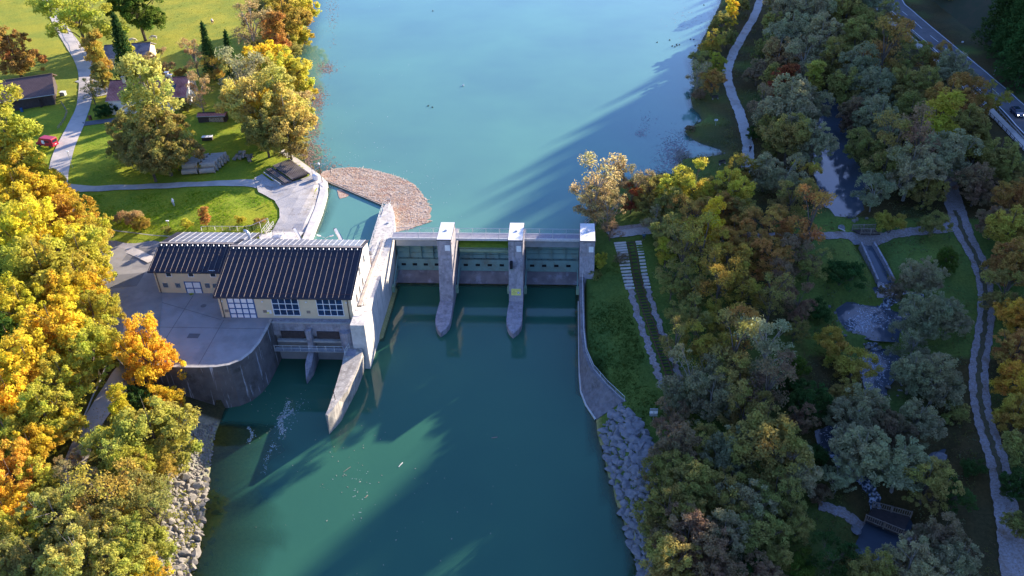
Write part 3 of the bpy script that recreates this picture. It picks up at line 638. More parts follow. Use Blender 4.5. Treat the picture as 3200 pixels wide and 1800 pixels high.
nw = thing('nose_wall', 'low weathered concrete nose wall reaching into the river, white paint marks on its side', 'wall', (tops[3][0], tops[3][1], -8))
mb = MB(); n = len(tops); zt = [-3.55,-3.7,-3.8,-3.9,-3.9,-3.9,-4.0,-3.95,-3.9,-3.9,-3.85,-3.6]
mb.add([(t[0], t[1], zz) for t, zz in zip(tops, zt)]+[(b[0], b[1], -8.4) for b in nb], [tuple(range(n))[::-1]]+[(i, (i+1) % n, n+(i+1) % n, n+i) for i in range(n)])
mb.f = [f[::-1] for f in mb.f]
mb.build('wall_body', 'wall_nose', nw)
pb = at(*db(1925, 965), -3.9); MB().beam((pb[0], pb[1], -3.95), (pb[0]-.1, pb[1]+.1, -1.9), .08, .08).build('post', 'rust', nw)
lb_ = at(*db(2040, 480), -3.8); railmb([(lb_[0]-.1, lb_[1]-.6, -3.9), (lb_[0]+.3, lb_[1]+.8, -3.7)], 1.0, .8).build('ladder_rail', 'rail', nw)
MB().box(-36.6, -35.0, 110.6, 113.4, -9, -3.62).build('landing', 'concrete_dark', nw)

# ------------------------------------------------------------------ powerhouse
ph = thing('powerhouse', 'large cream powerhouse with dark ribbed metal roof above the outflow', 'power station', (-47.1, 121, .2))
X0, X1, YF, YB, YR, ZE, ZR = -58.5, -35.68, 115.6, 130.6, 126.4, 4.75, 8.0
def gable(mb, x0, x1, yf, yr, yb, z0, ze, zr, zb):
    pts = [(yf, z0), (yf, ze), (yr, zr), (yb, zb), (yb, z0)]; n = 5
    return mb.add([(x0, *p) for p in pts]+[(x1, *p) for p in pts], [(0,1,2,3,4), (9,8,7,6,5)]+[(i, n+i, n+(i+1) % n, (i+1) % n) for i in range(n)])
gable(MB(), X0, X1, YF, YR, YB, .1, ZE-.12, ZR-.2, 6.55).build('wall', 'plaster', ph)
MB().add([(X1+.012,YF,.25),(X1+.012,YF,ZE-.14),(X1+.012,YR,ZR-.22),(X1+.012,YB,6.5),(X1+.012,YB,.25)], [(4,3,2,1,0)]).build('gable_plaster', 'plaster_white', ph)
def roofmb(x0, x1, yf, yr, yb, ze, zr, zb, th=.16):
    return MB().add([(x0,yf,ze),(x1,yf,ze),(x1,yr,zr),(x0,yr,zr),(x1,yb,zb),(x0,yb,zb),(x0,yf,ze-th),(x1,yf,ze-th),(x1,yr,zr-th),(x0,yr,zr-th),(x1,yb,zb-th),(x0,yb,zb-th)],
        [(0,1,2,3),(3,2,4,5),(6,9,8,7),(9,11,10,8),(0,6,7,1),(5,4,10,11),(0,3,9,6),(3,5,11,9),(1,7,8,2),(2,8,10,4)])
def ribs(parent, x0, x1, yf, yr, ze, zr, n, skip=()):
    for i in range(n):
        x = lerp(x0, x1, i/(n-1))
        MB().beam((x, yf+.05, ze+.05), (x, yr-1.2, lerp(ze, zr, 1-1.2/(yr-yf))+.05), .04, .08).beam((x, yr-1.05, lerp(ze, zr, 1-1.05/(yr-yf))+.05), (x, yr-.1, zr+.02), .055, .1).build('rib', 'rib', parent)
        if i < n-1:
            c = (x+.42, yr-.62, lerp(ze, zr, 1-.62/(yr-yf))+.11)
            MB().add([(c[0]-.13,c[1]-.12,c[2]-.1),(c[0]+.13,c[1]-.12,c[2]-.1),(c[0],c[1]+.16,c[2]+.12),(c[0],c[1]-.2,c[2]+.1)], [(0,1,3),(1,2,3),(2,0,3),(0,2,1)]).build('snow_stop', 'paint_white', parent)
def solar(parent, x0, x1, y0, z0, y1, z1, n, rows, skew=0):
    for r in range(rows):
        a = r/rows; b = (r+1)/rows-.02
        mb = MB(); fr = MB()
        for i in range(n):
            xa = lerp(x0, x1, i/n)+.04; xb = lerp(x0, x1, (i+1)/n)-.04
            q = [(xa, lerp(y0,y1,a), lerp(z0,z1,a)+.1), (xb, lerp(y0,y1,a), lerp(z0,z1,a)+.1), (xb, lerp(y0,y1,b), lerp(z0,z1,b)+.1), (xa, lerp(y0,y1,b), lerp(z0,z1,b)+.1)]
            mb.add(q+[(p[0], p[1], p[2]-.05) for p in q], [(0,1,2,3),(4,7,6,5),(0,4,5,1),(1,5,6,2),(2,6,7,3),(3,7,4,0)])
        mb.build('solar_panel', 'solar', parent)
    fr = MB()
    for i in range(n+1): x = lerp(x0, x1, i/n); fr.beam((x, y0, z0+.1), (x, y1, z1+.1), .045, .05)
    fr.build('panel_rail', 'solar_frame', parent)
rf = roofmb(X0-.6, X1+.28, 115.3, YR, 130.95, ZE, ZR, 6.68).build('roof', 'roof_metal', ph)
ribs(rf, X0-.3, X1+.0, 115.3, YR, ZE, ZR, 24)
MB().beam((X0-.55, 126.4, 8.03), (X1+.26, 126.4, 8.03), .5, .07).build('ridge_cap', 'rib', rf)
solar(rf, X0+.6, X1-.3, 126.85, 7.88, 130.8, 6.74, 22, 2)
MB().tube([(X0-.2,115.95,5.15),(X1+.1,115.95,5.15)], .025, 4).build('snow_guard', 'rust', rf)
MB().beam((X0-.6,115.24,4.62),(X1+.28,115.24,4.62), .18, .2).build('gutter', 'gutter', rf)
for x in (X0-.6, X1+.28): MB().beam((x,115.3,4.85),(x,126.4,8.1), .1, .14).build('verge', 'gutter', rf)
def panel_grid(name, parent, bl, tr, Y, cols, rows, fm, pm, bar=.12, depth=.06, barname='glazing_bar', edge=None):
    a = aty(*d4(*bl), Y); b = aty(*d4(*tr), Y); x0, x1, z0, z1 = a[0], b[0], a[2], min(b[2], ZE+.4)
    o = MB().box(x0, x1, Y-.03, Y+.1, z0, z1).build(name, pm, parent)
    mb = MB()
    for i in range(cols+1): x = lerp(x0, x1, i/cols); mb.box(x-bar/2, x+bar/2, Y-depth, Y+.02, z0, z1)
    for j in range(rows+1): z = lerp(z0, z1, j/rows); mb.box(x0-bar/2, x1+bar/2, Y-depth-.004, Y+.015, z-bar/2, z+bar/2)
    mb.build(barname, fm, o); return o
for bl, tr in (((1388,1163),(1603,1004)), ((1806,1167),(2022,1010))):
    w_ = panel_grid('window', ph, bl, tr, YF, 4, 3, 'paint_white', 'glass_blue', .1, .1)
panel_grid('gate_door', ph, (983,1199), (1180,1004), YF, 4, 4, 'blue', 'paint_white', .2, .07, 'door_frame')
for (x0, x1, y0, y1) in ((920,950,1137,1113), (1284,1312,1142,1118), (1695,1725,1148,1124)):
    a = aty(*d4(x0, y0), YF); b = aty(*d4(x1, y1), YF); MB().box(a[0], b[0], YF-.05, YF+.02, a[2], b[2]).build('vent', 'wood', ph)
for i, (x0, x1, y0, y1, m) in enumerate(((1315,1338,1151,1137,'yellow'), (1318,1334,1132,1119,'paint_white'), (1342,1360,1150,1136,'paint_white'), (1340,1356,1132,1120,'paint_white'))):
    a = aty(*d4(x0, y0), YF); b = aty(*d4(x1, y1), YF); MB().box(a[0], b[0], YF-.035, YF+.01, a[2], b[2]).build('notice', m, ph)
for x, y in ((892,1031),(1271,1036),(1687,1041),(2067,1046)):
    a = aty(*d4(x, y), YF); MB().ell((a[0], YF-.12, a[2]), (.14,.12,.14)).build('globe_lamp', 'paint_white', ph, smooth=True)
for x in (X0+.45, X1-.65): MB().tube([(x, YF-.1, ZE-.15), (x, YF-.1, .25)], .07, 6).build('downpipe', 'wood_dark', ph)
for y, z in ((119, 1.6), (121.5, 1.6), (124, 1.6), (126.8, 4.6), (123, 4.4)):
    o = MB().box(X1+.01, X1+.06, y-.5, y+.5, z, z+1.5).build('window', 'glass', ph); MB().box(X1+.0, X1+.09, y-.6, y+.6, z-.12, z-.01).build('sill', 'paint_white', o)
# annex
an = thing('workshop_annex', 'smaller cream annex with dark ribbed roof left of the powerhouse', 'building', (-66, 127, .2))
AX0, AX1, AF, AR, AB = -72.5, -58.55, 122.7, 128.7, 135.6
gable(MB(), AX0, AX1, AF, AR, AB, .1, 5.0, 6.85, 5.0).build('wall', 'plaster', an)
ar = roofmb(AX0-.75, AX1+1.6, 122.3, 128.8, 135.9, 5.05, 7.0, 5.05).build('roof', 'roof_metal', an)
ribs(ar, AX0-.55, AX1+.9, 122.3, 128.8, 5.05, 7.0, 17)
MB().beam((AX0-.7,128.8,7.03),(AX1+1.6,128.8,7.03), .45, .07).build('ridge_cap', 'rib', ar)
solar(ar, AX0+.8, AX1+1.2, 129.25, 6.9, 135.7, 5.12, 12, 3)
MB().beam((AX0-.75,122.22,4.92),(AX1+.3,122.22,4.92), .18, .2).build('gutter', 'gutter', ar)
MB().tube([(AX0-.4,122.8,5.4),(AX1,122.8,5.4)], .025, 4).build('snow_guard', 'rust', ar)
for bl, tr in (((366,800),(400,744)), ((576,801),(610,744)), ((784,802),(820,744))):
    panel_grid('window', an, bl, tr, AF, 1, 1, 'paint_white', 'glass', .1, .08)
for bl, tr in (((340,901),(372,862)), ((456,903),(488,864)), ((737,905),(768,867)), ((810,906),(836,868))):
    panel_grid('grille_window', an, bl, tr, AF, 4, 4, 'galv', 'glass', .035, .07, 'grille')
panel_grid('gate_door', an, (566,967), (680,853), AF, 2, 2, 'blue', 'paint_white', .17, .07, 'door_frame')
MB().tube([(AX0+.4,AF-.1,4.8),(AX0+.4,AF-.1,.25)], .07, 6).build('downpipe', 'wood_dark', an)
# chimney-like exhaust behind the ridge of the powerhouse
b = at(*d4(1155,452), 6.9)
ex = MB().tube([(b[0],b[1],3.5),(b[0],b[1],7.6),(b[0]-.08,b[1]+.05,8.15),(b[0]-.4,b[1]+.2,8.55),(b[0]-.85,b[1]+.35,8.6)], .27, 10).build('exhaust_pipe', 'galv', smooth=True)
tag(ex, 'bent steel exhaust pipe rising between the two roofs', 'exhaust pipe')

# ------------------------------------------------------------------ yard, retaining wall, tailrace
WALLP = [(-49.55,114.9),(-49.6,111.5),(-49.75,108.4),(-50.3,105.9),(-51.3,103.9),(-52.9,102.6),(-54.8,102.05),(-57,101.85),(-60.5,101.8),(-66,101.9),(-69.5,102.2)]
inner = [(-49.95,114.9),(-50.0,111.5),(-50.15,108.6),(-50.65,106.2),(-51.6,104.3),(-53.1,103.0),(-54.9,102.45),(-57,102.25),(-60.5,102.2),(-66,102.3),(-69.5,102.6)]
mb = MB(); mb.prism(inner+[(-69.5,103),(-73,106),(-76,112),(-76.5,124),(-76.5,136),(-58.4,138.5),(-52,138.5),(-52,133.4),(-35.64,133.4),(-35.64,114.9)], -9.5, .3)
tag(mb.build('yard', 'yard'), kind='structure')
rw = thing('retaining_wall', 'dark stained curved retaining wall holding the yard above the river', 'wall', (-55, 103, -8))
mb = MB(); n = len(WALLP); k = 0
for i in range(n):
    (x, y), (xi, yi) = WALLP[i], inner[i]
    bx, by = x+(x-xi)*.3, y+(y-yi)*.3
    mb.v += [(xi, yi, .0), (xi, yi, .52), (x, y, .52), (bx, by, -9.0)]
for i in range(n-1):
    a, b_ = 4*i, 4*i+4; mb.f += [(a, b_, b_+1, a+1), (a+1, b_+1, b_+2, a+2), (a+2, b_+2, b_+3, a+3)]
mb.f += [(0,1,2,3), (4*n-4, 4*n-1, 4*n-2, 4*n-3)]
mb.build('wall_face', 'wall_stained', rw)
mb = MB()
for i in range(n):
    (x, y), (xi, yi) = WALLP[i], inner[i]; mb.v += [(xi-(x-xi)*.05, yi-(y-yi)*.05, .524), (x+(x-xi)*.08, y+(y-yi)*.08, .524), (x+(x-xi)*.08, y+(y-yi)*.08, .6), (xi-(x-xi)*.05, yi-(y-yi)*.05, .6)]
for i in range(n-1):
    a, b_ = 4*i, 4*i+4; mb.f += [(a, a+1, b_+1, b_), (a+1, a+2, b_+2, b_+1), (a+2, a+3, b_+3, b_+2), (a+3, a, b_, b_+3)]
mb.build('coping', 'concrete', rw)
tr = thing('tailrace', 'concrete outflow bay with catwalk under the powerhouse front', 'tailrace', (-43, 114, -8))
MB().box(-49.5, -35.65, 114.2, 115.55, -2.3, .32).build('front_beam', 'concrete_dark', tr)
MB().box(-49.6, -35.63, 114.05, 114.45, .324, .46).build('coping', 'concrete', tr)
MB().box(-49.5, -35.65, 115.4, 115.6, -9, -2.3).build('back_wall', 'dark', tr)  # wall coloured near-black for the shade under the front beam
a = aty(*db(1640, 235), 114.1); cx = aty(*db(1665, 300), 113.8)[0]
MB().box(cx-.45, cx+.45, 113.2, 115.5, -9, -.6).build('middle_column', 'concrete_dark', tr)
MB().prism([(cx-.5,113.25),(cx-.55,110.5),(cx,108.2),(cx+.55,110.5),(cx+.5,113.25)], -9.5, [-4.6,-5.6,-7.0,-5.6,-4.6]).build('pier_nose', 'concrete_dark', tr)
MB().box(-48.9, -37.6, 113.5, 114.2, -3.2, -2.9).build('lintel', 'concrete', tr)
for x0, x1 in ((-48.2,-44.2),(-42,-38.2)):
    MB().box(x0, x1, 113.98, 114.18, -2.7, -1.3).build('slot', 'wood_dark', tr)
MB().box(-49.3, -37.2, 112.3, 113.45, -4.35, -4.2).build('catwalk', 'galv', tr)
railmb([(-49.2,112.35,-4.2),(-37.4,112.35,-4.2),(-36.7,110.9,-4.2)], 1.1, 1.4, (1.0,.5)).build('railing', 'rail', tr)
MB().tube([(-36.9,114.1,-8.5),(-36.9,114.1,-.9)], 1.15, 14).build('round_column', 'concrete_dark', tr)
# drain covers in the yard
for (px, py), w_, l_, nm in (((487,845),1.0,1.0,'square concrete drain cover in the shaded yard'), ((497,812+4),.0,.0,'')):
    if w_:
        p = at(px, py, .3); mb = MB(); mb.obox((p[0], p[1], .315), (1.9, 1.2, .03)); o = mb.build('drain_cover', 'asphalt'); tag(o, nm, 'drain cover')
p = at(636, 731+98-98, .3)
p = at(*d4(715, 1078), .3); o = MB().tube([(p[0],p[1],.3),(p[0],p[1],.325)], .5, 16).build('manhole_cover', 'patch' if 'patch' in MT else 'asphalt'); tag(o, 'round manhole cover in the yard by the annex', 'manhole cover')

# ------------------------------------------------------------------ forebay: quay wall, intake deck, rake machines
fw_ = [(-52.3,164.8),(-51.0,160.4),(-50.5,156),(-50.1,152),(-49.85,147),(-49.6,142.5),(-49.5,138.0)]
mb = MB()
for i, (x, y) in enumerate(fw_): mb.v += [(x-1.4, y-.1, .5), (x-1.4, y-.1, 1.3), (x, y, 1.3), (x+.35, y, -2.5)]
for i in range(len(fw_)-1): a, b_ = 4*i, 4*i+4; mb.f += [(a, a+1, b_+1, b_), (a+1, a+2, b_+2, b_+1), (a+2, a+3, b_+3, b_+2)]
mb.f = [f[::-1] for f in mb.f]+[(0,1,2,3)]
tag(mb.build('forebay_wall', 'concrete_pale'), 'pale sunlit concrete wall edging the intake basin', 'wall')
q = [at(675,362,1.35), at(690,357,1.35), at(807,441,1.35), at(824,458,1.35), at(812,470,1.35), at(783,446,1.35)]
MB.build(MB().prism([(p[0], p[1]) for p in q], -1.5, 1.35), 'quay_strip', 'concrete_pale'); tag(bpy.data.objects['quay_strip'], 'narrow pale concrete quay strip running from the lawn to the basin', 'quay')
tag(MB().prism([(-52.5,138.6),(-50.1,138.6),(-50.1,134.9),(-35.64,134.9),(-35.64,131.1),(-58.3,131.1),(-58.3,137.6),(-60,141.6),(-57.5,143),(-51.4,143)], -3, [1.12]*10).build('intake_deck', 'concrete_pale'), kind='structure')
def rake(px, tip, label):
    b_ = at(*d4(*px), 2.6); t = thing('rake_crane', label, 'crane', (b_[0], 133.4, 1.1), 'trash rake cranes')
    x = b_[0]; MB().box(x-.5, x+.3, 132.9, 133.9, 1.14, 2.2).tube([(x-.4,133.2,1.5),(x+.5,133.2,1.5)], .35, 8).build('base', 'galv', t)
    MB().beam((x-.2,133.3,2.0),(x-.2,133.6,3.8), .28, .4).beam((x+.35,133.5,2.0),(x+.3,133.9,3.4), .16, .3).build('mast', 'paint_white', t)
    tp = Vector((x-2.0, 136.1, 5.9)); bs = Vector((x+.25, 133.7, 2.9))
    MB().beam(bs, tp, .45, .42).build('arm', 'paint_white', t)
    MB().beam(bs+Vector((.4,.1,.1)), tp+Vector((.75,-.35,-.5)), .09, .12).build('ram', 'blue', t)
    MB().box(tp.x-.22, tp.x+.14, tp.y-.15, tp.y+.2, tp.z-.3, tp.z+.1).build('sheave', 'gutter', t)
    MB().tube([tuple(bs+Vector((.5,.1,.5))), tuple(bs+Vector((.9,.2,-1.4)))], .03, 4).build('hose', 'gutter', t)
    MB().box(x-.1, x+.15, 132.5, 132.8, 1.2, 2.9).build('control_box', 'blue', t)
rake((1722,440), (1630,245), 'white trash rake crane on the intake deck, the one farther left')
rake((2105,440), (2015,250), 'white trash rake crane on the intake deck, beside the dividing wall')
mb = MB(); mb.box(-50.2, -35.9, 131.55, 132.45, 1.15, 1.95)
t = thing('rake_track', 'long brown steel beam and pale pipe behind the powerhouse roof', 'beam', (-43, 132, 1.12))
mb.build('box_beam', mat('brown_beam', (.24,.19,.17), (.17,.14,.13), 1, .7), t)
MB().tube([(-50.4,133.1,1.75),(-35.9,133.1,1.75)], .16, 8).tube([(-50.9,132.1,1.6),(-50.1,132.1,1.6)], .55, 12).build('pipe', 'paint_white', t)
MB().box(-50.3, -47.5, 134.6, 134.75, 1.14, 2.1).box(-45.8, -42.5, 134.6, 134.75, 1.14, 2.1).box(-40.5, -36.2, 134.6, 134.75, 1.14, 2.1).build('screen', 'galv', t)
# double street lamp
b_ = at(*d4(1968, 412), 1.6); t = thing('street_lamp', 'slim double-armed street lamp standing in front of the intake basin', 'street lamp', (b_[0], 134.7, 1.1))
x = b_[0]; MB().tube([(x,134.7,1.12),(x-.1,134.75,4.7)], [.07,.05], 6).build('pole', 'galv', t)
for s in (-1, 1):
    MB().tube([(x-.1,134.75,4.7),(x-.1+s*.9,134.8,5.15)], .04, 5).build('arm', 'galv', t); MB().beam((x-.1+s*.85,134.8,5.14),(x-.1+s*1.55,134.85,5.3), .26, .14).build('lamp_head', 'paint_white', t)
# floating boom and the leaf raft it holds back
A = at(815,455,0); B = at(968,520,0)
bo = thing('floating_boom', 'thin floating boom holding the leaf raft out of the intake basin', 'boom', tuple(A))
MB().beam((A[0],A[1],.12),(B[0],B[1],.12), .35, .3).build('float', 'wood_dark', bo); MB().beam((A[0]+.1,A[1]-.25,.3),(B[0],B[1]-.25,.3), .12, .06).build('walk_strip', 'concrete', bo)
def raft_mat():
    m, nt, N, L = nodes('floating_leaves'); P = N.new('ShaderNodeBsdfPrincipled'); O = N.new('ShaderNodeOutputMaterial'); L.new(P.outputs[0], O.inputs[0]); inp(P, 'Roughness', .9)
    c = mixc(N, L, (.36,.19,.12), (.50,.40,.31), ramp(N, L, noise(N, L, .22, 6, .65, stretch=(1, 2.2, 1)), .42, .58))
    c = mixc(N, L, c, (.17,.10,.06), ramp(N, L, noise(N, L, 5, 3, .8), .52, .62)); c = mixc(N, L, c, (.66,.58,.48), ramp(N, L, noise(N, L, 7, 3, .8), .60, .66))
    L.new(c, P.inputs['Base Color']); b = N.new('ShaderNodeBump'); inp(b, 'Strength', 1); inp(b, 'Distance', .1); L.new(noise(N, L, 7, 4), b.inputs['Height']); L.new(b.outputs[0], P.inputs['Normal']); return m
MT['raft'] = raft_mat()
RAFT = [(815,452),(806,440),(815,431),(840,425),(880,421),(930,425),(970,436),(1010,448),(1040,462),(1056,480),(1072,500),(1084,525),(1082,552),(1070,552),(1088,556),(1060,566),(1040,574),(1000,584),(990,580),(992,560),(985,525),(972,513),(950,511),(900,488),(860,470)]
rp = [tuple(at(px, py, 0)[:2]) for px, py in RAFT]; rp2 = []
rs_ = random.Random(4)
for i in range(len(rp)):
    a, b_ = rp[i], rp[(i+1) % len(rp)]; n_ = 4 if i < 17 and i > 1 else 1
    for k in range(n_):
        u = k/n_; j = .22 if n_ > 1 else 0; rp2.append((lerp(a[0], b_[0], u)+rs_.uniform(-j, j), lerp(a[1], b_[1], u)+rs_.uniform(-j, j)))
tag(drape(rp2, 'leaf_raft', 'raft', z=.05, kind='stuff'), 'reddish brown raft of floating leaves and driftwood behind the boom', 'floating leaves')
rs_ = np.random.RandomState(12); mb = MB(); cnt = 0
while cnt < 3600:
    x = rs_.uniform(-53, -25); y = rs_.uniform(140, 174)
    if not inpoly(x, y, rp): continue
    a = rs_.uniform(0, 6.28); l = rs_.uniform(.08, .28) if rs_.rand() < .93 else rs_.uniform(.6, 2.4); w_ = rs_.uniform(.06, .15) if l < .5 else rs_.uniform(.05,.13)
    mb.obox((x, y, .07+rs_.rand()*.06), (l, w_, .03), rz=a); cnt += 1
tag(mb.build('driftwood_litter', mat('litter_bits', (.5,.33,.2), (.62,.52,.42), 3, .9, lo=.45, hi=.55)), 'loose leaves and twigs scattered over the floating raft', 'leaf litter', kind='stuff')
tag(drape([tuple(at(px, py, 0)[:2]) for px, py in ((848,478),(858,476),(868,484),(880,490),(872,496),(855,500),(852,494))], 'leaf_patch', 'raft', z=.05, kind='stuff', step=3), 'small patch of tan leaves floating inside the intake basin', 'floating leaves')
# drifting leaves along the left shore and right corner of the reservoir, flecks on the river
def flecks(name, label, regs, z, m, smin=.08, smax=.35, seed=1):
    rs = np.random.RandomState(seed); mb = MB()
    for (px, py, sx, sy, n) in regs:
        for _ in range(n):
            q = at(px+rs.randn()*sx, py+rs.randn()*sy, z)
            if not inpoly(q[0], q[1], RES if z == 0 else RIV): continue
            a = rs.uniform(0, 6.28); l = rs.uniform(smin, smax); mb.obox((q[0], q[1], z+.03), (l, l*rs.uniform(.25, .7), .03), rz=a)
    tag(mb.build(name, m), label, 'floating leaves', kind='stuff')
MT['leaf_float'] = mat('brown_floating_leaves', (.24,.14,.12), (.38,.25,.18), 3, .9)
flecks('shore_leaves', 'brown leaves drifting along the sunlit left shore of the reservoir', [(835,20,9,40,260),(822,172,13,8,380),(798,250,11,17,800),(790,320,9,28,420),(800,385,16,20,200),(795,440,12,8,90),(840,420,14,10,70),(775,390,9,24,500)], 0, 'leaf_float', .1, .42, seed=2)
flecks('weed_mat', 'pale mat of twigs and weed in the shaded corner of the reservoir', [(1700,375,20,22,900),(1690,410,24,14,380),(1625,300,14,12,60),(1612,335,9,7,110),(1650,430,26,8,120),(1725,50,22,15,60)], 0, mat('pale_weed', (.24,.2,.22), (.36,.32,.34), 3, .9), seed=3)
flecks('river_flecks', 'tiny pale flecks and twigs drifting on the river below the weir', [(900,1250,120,110,45),(1100,1200,150,110,16),(700,1040,35,40,40),(690,1100,20,30,24),(860,1150,50,60,20)], -8, mat('pale_flecks', (.5,.45,.35), (.3,.25,.18), 3, .9), .05, .18, 5)
flecks('reservoir_flecks', 'tiny pale flecks scattered on the turquoise reservoir', [(900,430,60,50,60),(900,300,60,100,40),(1100,520,40,50,26),(1050,460,30,30,26)], 0, 'paint_white', .05, .14, 6)
def log(px, py, l, ang, label, z=-8, m='wood', r=.07):
    p = at(px, py, z); d = Vector((math.cos(ang), math.sin(ang), 0))*l/2
    tag(MB().tube([Vector(p)-d, Vector(p)+Vector((0,0,.03)), Vector(p)+d], r, 6).build('driftwood', m), label, 'driftwood')
log(1008,1169,1.0,1.1,'short pale log floating mid river below the weir', m='concrete_pale')
log(1244,1101,.9,.2,'orange-brown forked driftwood floating right of mid river', m='wood', r=.1)
log(873,1181,1.4,.9,'thin straw-coloured stick floating left of mid river', r=.04)
log(922,1249,.6,1.1,'small tan driftwood chip in the lower left river')

# ------------------------------------------------------------------ roads and paths
strip('road', [(92,-60),(120,0),(150,62),(180,108),(210,155),(219,200),(211,262),(194,308),(172,355),(155,400),(146,450),(150,500),(180,560),(260,610)], 3.6, 'asphalt_light', dz=.12, widths=[3.4,3.4,3.6,4.2,4.6,4.2,3.6,3.8,4.4,4.6,4.2,4,4,5])
strip('driveway', [(205,200),(240,215),(262,240)], 4, 'gravel', dz=.10)
strip('driveway', [(205,312),(240,308),(300,300)], 2.6, 'asphalt', dz=.10)
strip('path', [(155,474),(230,476),(330,472),(430,467),(540,463),(620,461),(690,470),(740,490)], 2.8, 'asphalt_light', dz=.13, widths=[4.5,2.6,2.4,2.3,2.5,3,4.4,5])
drape([tuple(gb(*q)[:2]) for q in ((640,450),(660,440),(700,470),(783,443),(808,462),(808,492),(795,530),(778,560),(770,592),(745,596),(680,590),(690,575),(704,548),(703,526),(690,505),(650,484))], 'plaza', 'gravel', dz=.2)
drape([tuple(at(*q, .2)[:2]) for q in ((215,560),(262,582),(330,594),(409,601),(408,770),(395,900),(340,950),(290,900),(270,820),(250,700),(190,600))], 'parking_area', 'lot', z=.36, step=4)
strip('concrete_lane', [(300,620),(345,640),(385,660)], 2.0, 'asphalt_light', dz=.30)
tag(strip('kerb', [(225,552),(262,577),(330,589),(400,596),(470,600)], .22, 'concrete', dz=.34, kind=None), 'low concrete kerb curving round the lower edge of the lawn', 'kerb', kind=None)
bpy.data.objects['kerb'].pop('kind', None)
strip('service_road', [(340,800),(330,890),(300,950),(262,1015),(225,1080),(195,1150),(165,1230),(120,1330),(60,1460)], 3.3, 'asphalt_light', dz=.14)
k_ = strip('road_edge_kerb', [(268,920),(255,955),(235,1000),(200,1080)], .25, 'concrete_pale', dz=.24); tag(k_, 'pale kerb beside the lower service road, leaves piled against it', 'kerb'); k_.pop('kind', None)
strip('reservoir_path', [(1925,-60),(1912,0),(1897,42),(1868,92),(1840,145),(1829,190),(1842,240),(1862,290),(1876,340),(1882,385),(1870,440),(1800,520),(1700,565),(1600,585),(1530,590)], 2.5, 'gravel', dz=.14, edge=.15)
strip('cross_path', [(1530,590),(1640,572),(1760,585),(1900,595),(2060,594),(2150,592),(2230,592),(2300,582),(2380,575),(2410,560)], 2.6, 'gravel_leaf', dz=.13, edge=.2, widths=[3,3,2.2,2.2,2.2,2.2,2.2,2.6,3,3])
strip('gravel_track', [(2385,420),(2392,465),(2402,520),(2425,590),(2462,660),(2480,740),(2476,830),(2462,920),(2465,1000),(2482,1080),(2510,1170),(2530,1280),(2545,1380),(2555,1480)], 3.6, 'gravel_leaf', dz=.14, edge=.14, widths=[2.2,2.6,3.6,3.5,2.9,2.7,2.7,2.8,2.9,2.9,3.0,3.1,3.3,3.4])
MT['verge'] = mat('leafy_verge', (.07,.075,.03), (.13,.09,.05), 3, 1, .5, 8)
strip('track_verge', [(2402,530),(2425,592),(2461,660),(2478,745),(2476,830),(2462,920),(2465,1000),(2482,1080),(2508,1160),(2526,1250)], .75, 'verge', dz=.165, edge=.25)
strip('small_path', [(2060,1272),(2120,1290),(2180,1305),(2300,1345)], 1.8, 'gravel_leaf', dz=.12, edge=.2)
HW = [(2222,-60),(2242,0),(2269,30),(2376,123),(2429,168),(2527,254),(2580,304),(2660,390)]
hwy = strip('highway', HW, 7.2, 'asphalt', dz=.30)
hp = [tuple(gb(*q)[:2]) for q in HW]
strip('edge_line', hp, .22, 'paint_white', dz=.34, world=True, off=3.3); strip('edge_line', hp, .16, 'paint_white', dz=.34, world=True, off=-3.2)
HL = smoothline(hp, 12)
for i in range(0, len(HL)-2, 4):
    a, b_ = HL[i], HL[min(i+2, len(HL)-1)]
    tag(MB().beam((a[0],a[1],zg(a[0],a[1])+.345),(b_[0],b_[1],zg(b_[0],b_[1])+.345), .14, .008).build('lane_mark', 'paint_white'), kind='structure')
strip('cycle_path', [(2180,-20),(2225,40),(2350,150),(2450,243),(2517,307),(2580,372),(2640,440)], 2.4, 'asphalt_light', dz=.22)
gr = thing('guard_rail', 'long silver guard rail along the outer edge of the highway', 'guard rail', (*hp[3], 1.5))
mb = MB(); off = []
for i in range(0, len(HL), 2):
    t = HL[min(i+1, len(HL)-1)]-HL[max(i-1, 0)]; t /= np.linalg.norm(t); q = HL[i]+np.array([t[1], -t[0]])*(4.4*1); off.append((q[0], q[1], zg(*q)+.55))
for a, b_ in zip(off[:-1], off[1:]): mb.beam(a, b_, .06, .32)
mb.build('rail', 'galv', gr)
for q in off[::1]: MB().beam((q[0],q[1],q[2]-.6), q, .1, .1).build('post', 'galv', gr)
def plank_fence(name, label, pix, h, m, sp=2.2, dz=0, rails=(.9,.5), rt=.09):
    pts = [g(*p) for p in pix]; t = thing(name, label, 'fence', tuple(pts[0]))
    mb = MB()
    for a, b_ in zip(pts[:-1], pts[1:]):
        n = max(1, round((b_-a).length/sp))
        for i in range(n):
            q = a.lerp(b_, i/n); w_ = a.lerp(b_, (i+1)/n)
            for f in rails: mb.beam(q+Vector((0,0,h*f)), w_+Vector((0,0,h*f)), rt*.6, rt)
            MB().beam(q-Vector((0,0,.2)), q+Vector((0,0,h)), rt*1.3, rt*1.3).build('post', m, t)
    mb.build('rail', m, t); return t
plank_fence('wooden_fence', 'dark wooden rail fence between the wood and the cycle path', [(2200,38),(2330,155)], 1.1, 'wood_dark', 3)
plank_fence('wooden_fence', 'dark wooden rail fence beside the cycle path, behind the car', [(2470,275),(2530,335),(2590,400)], 1.1, 'wood_dark', 2.2)
plank_fence('log_fence', 'weathered log fence winding between barn lawn and road', [(156,262),(170,284),(164,304),(146,328)], .9, 'wood', 1.6)
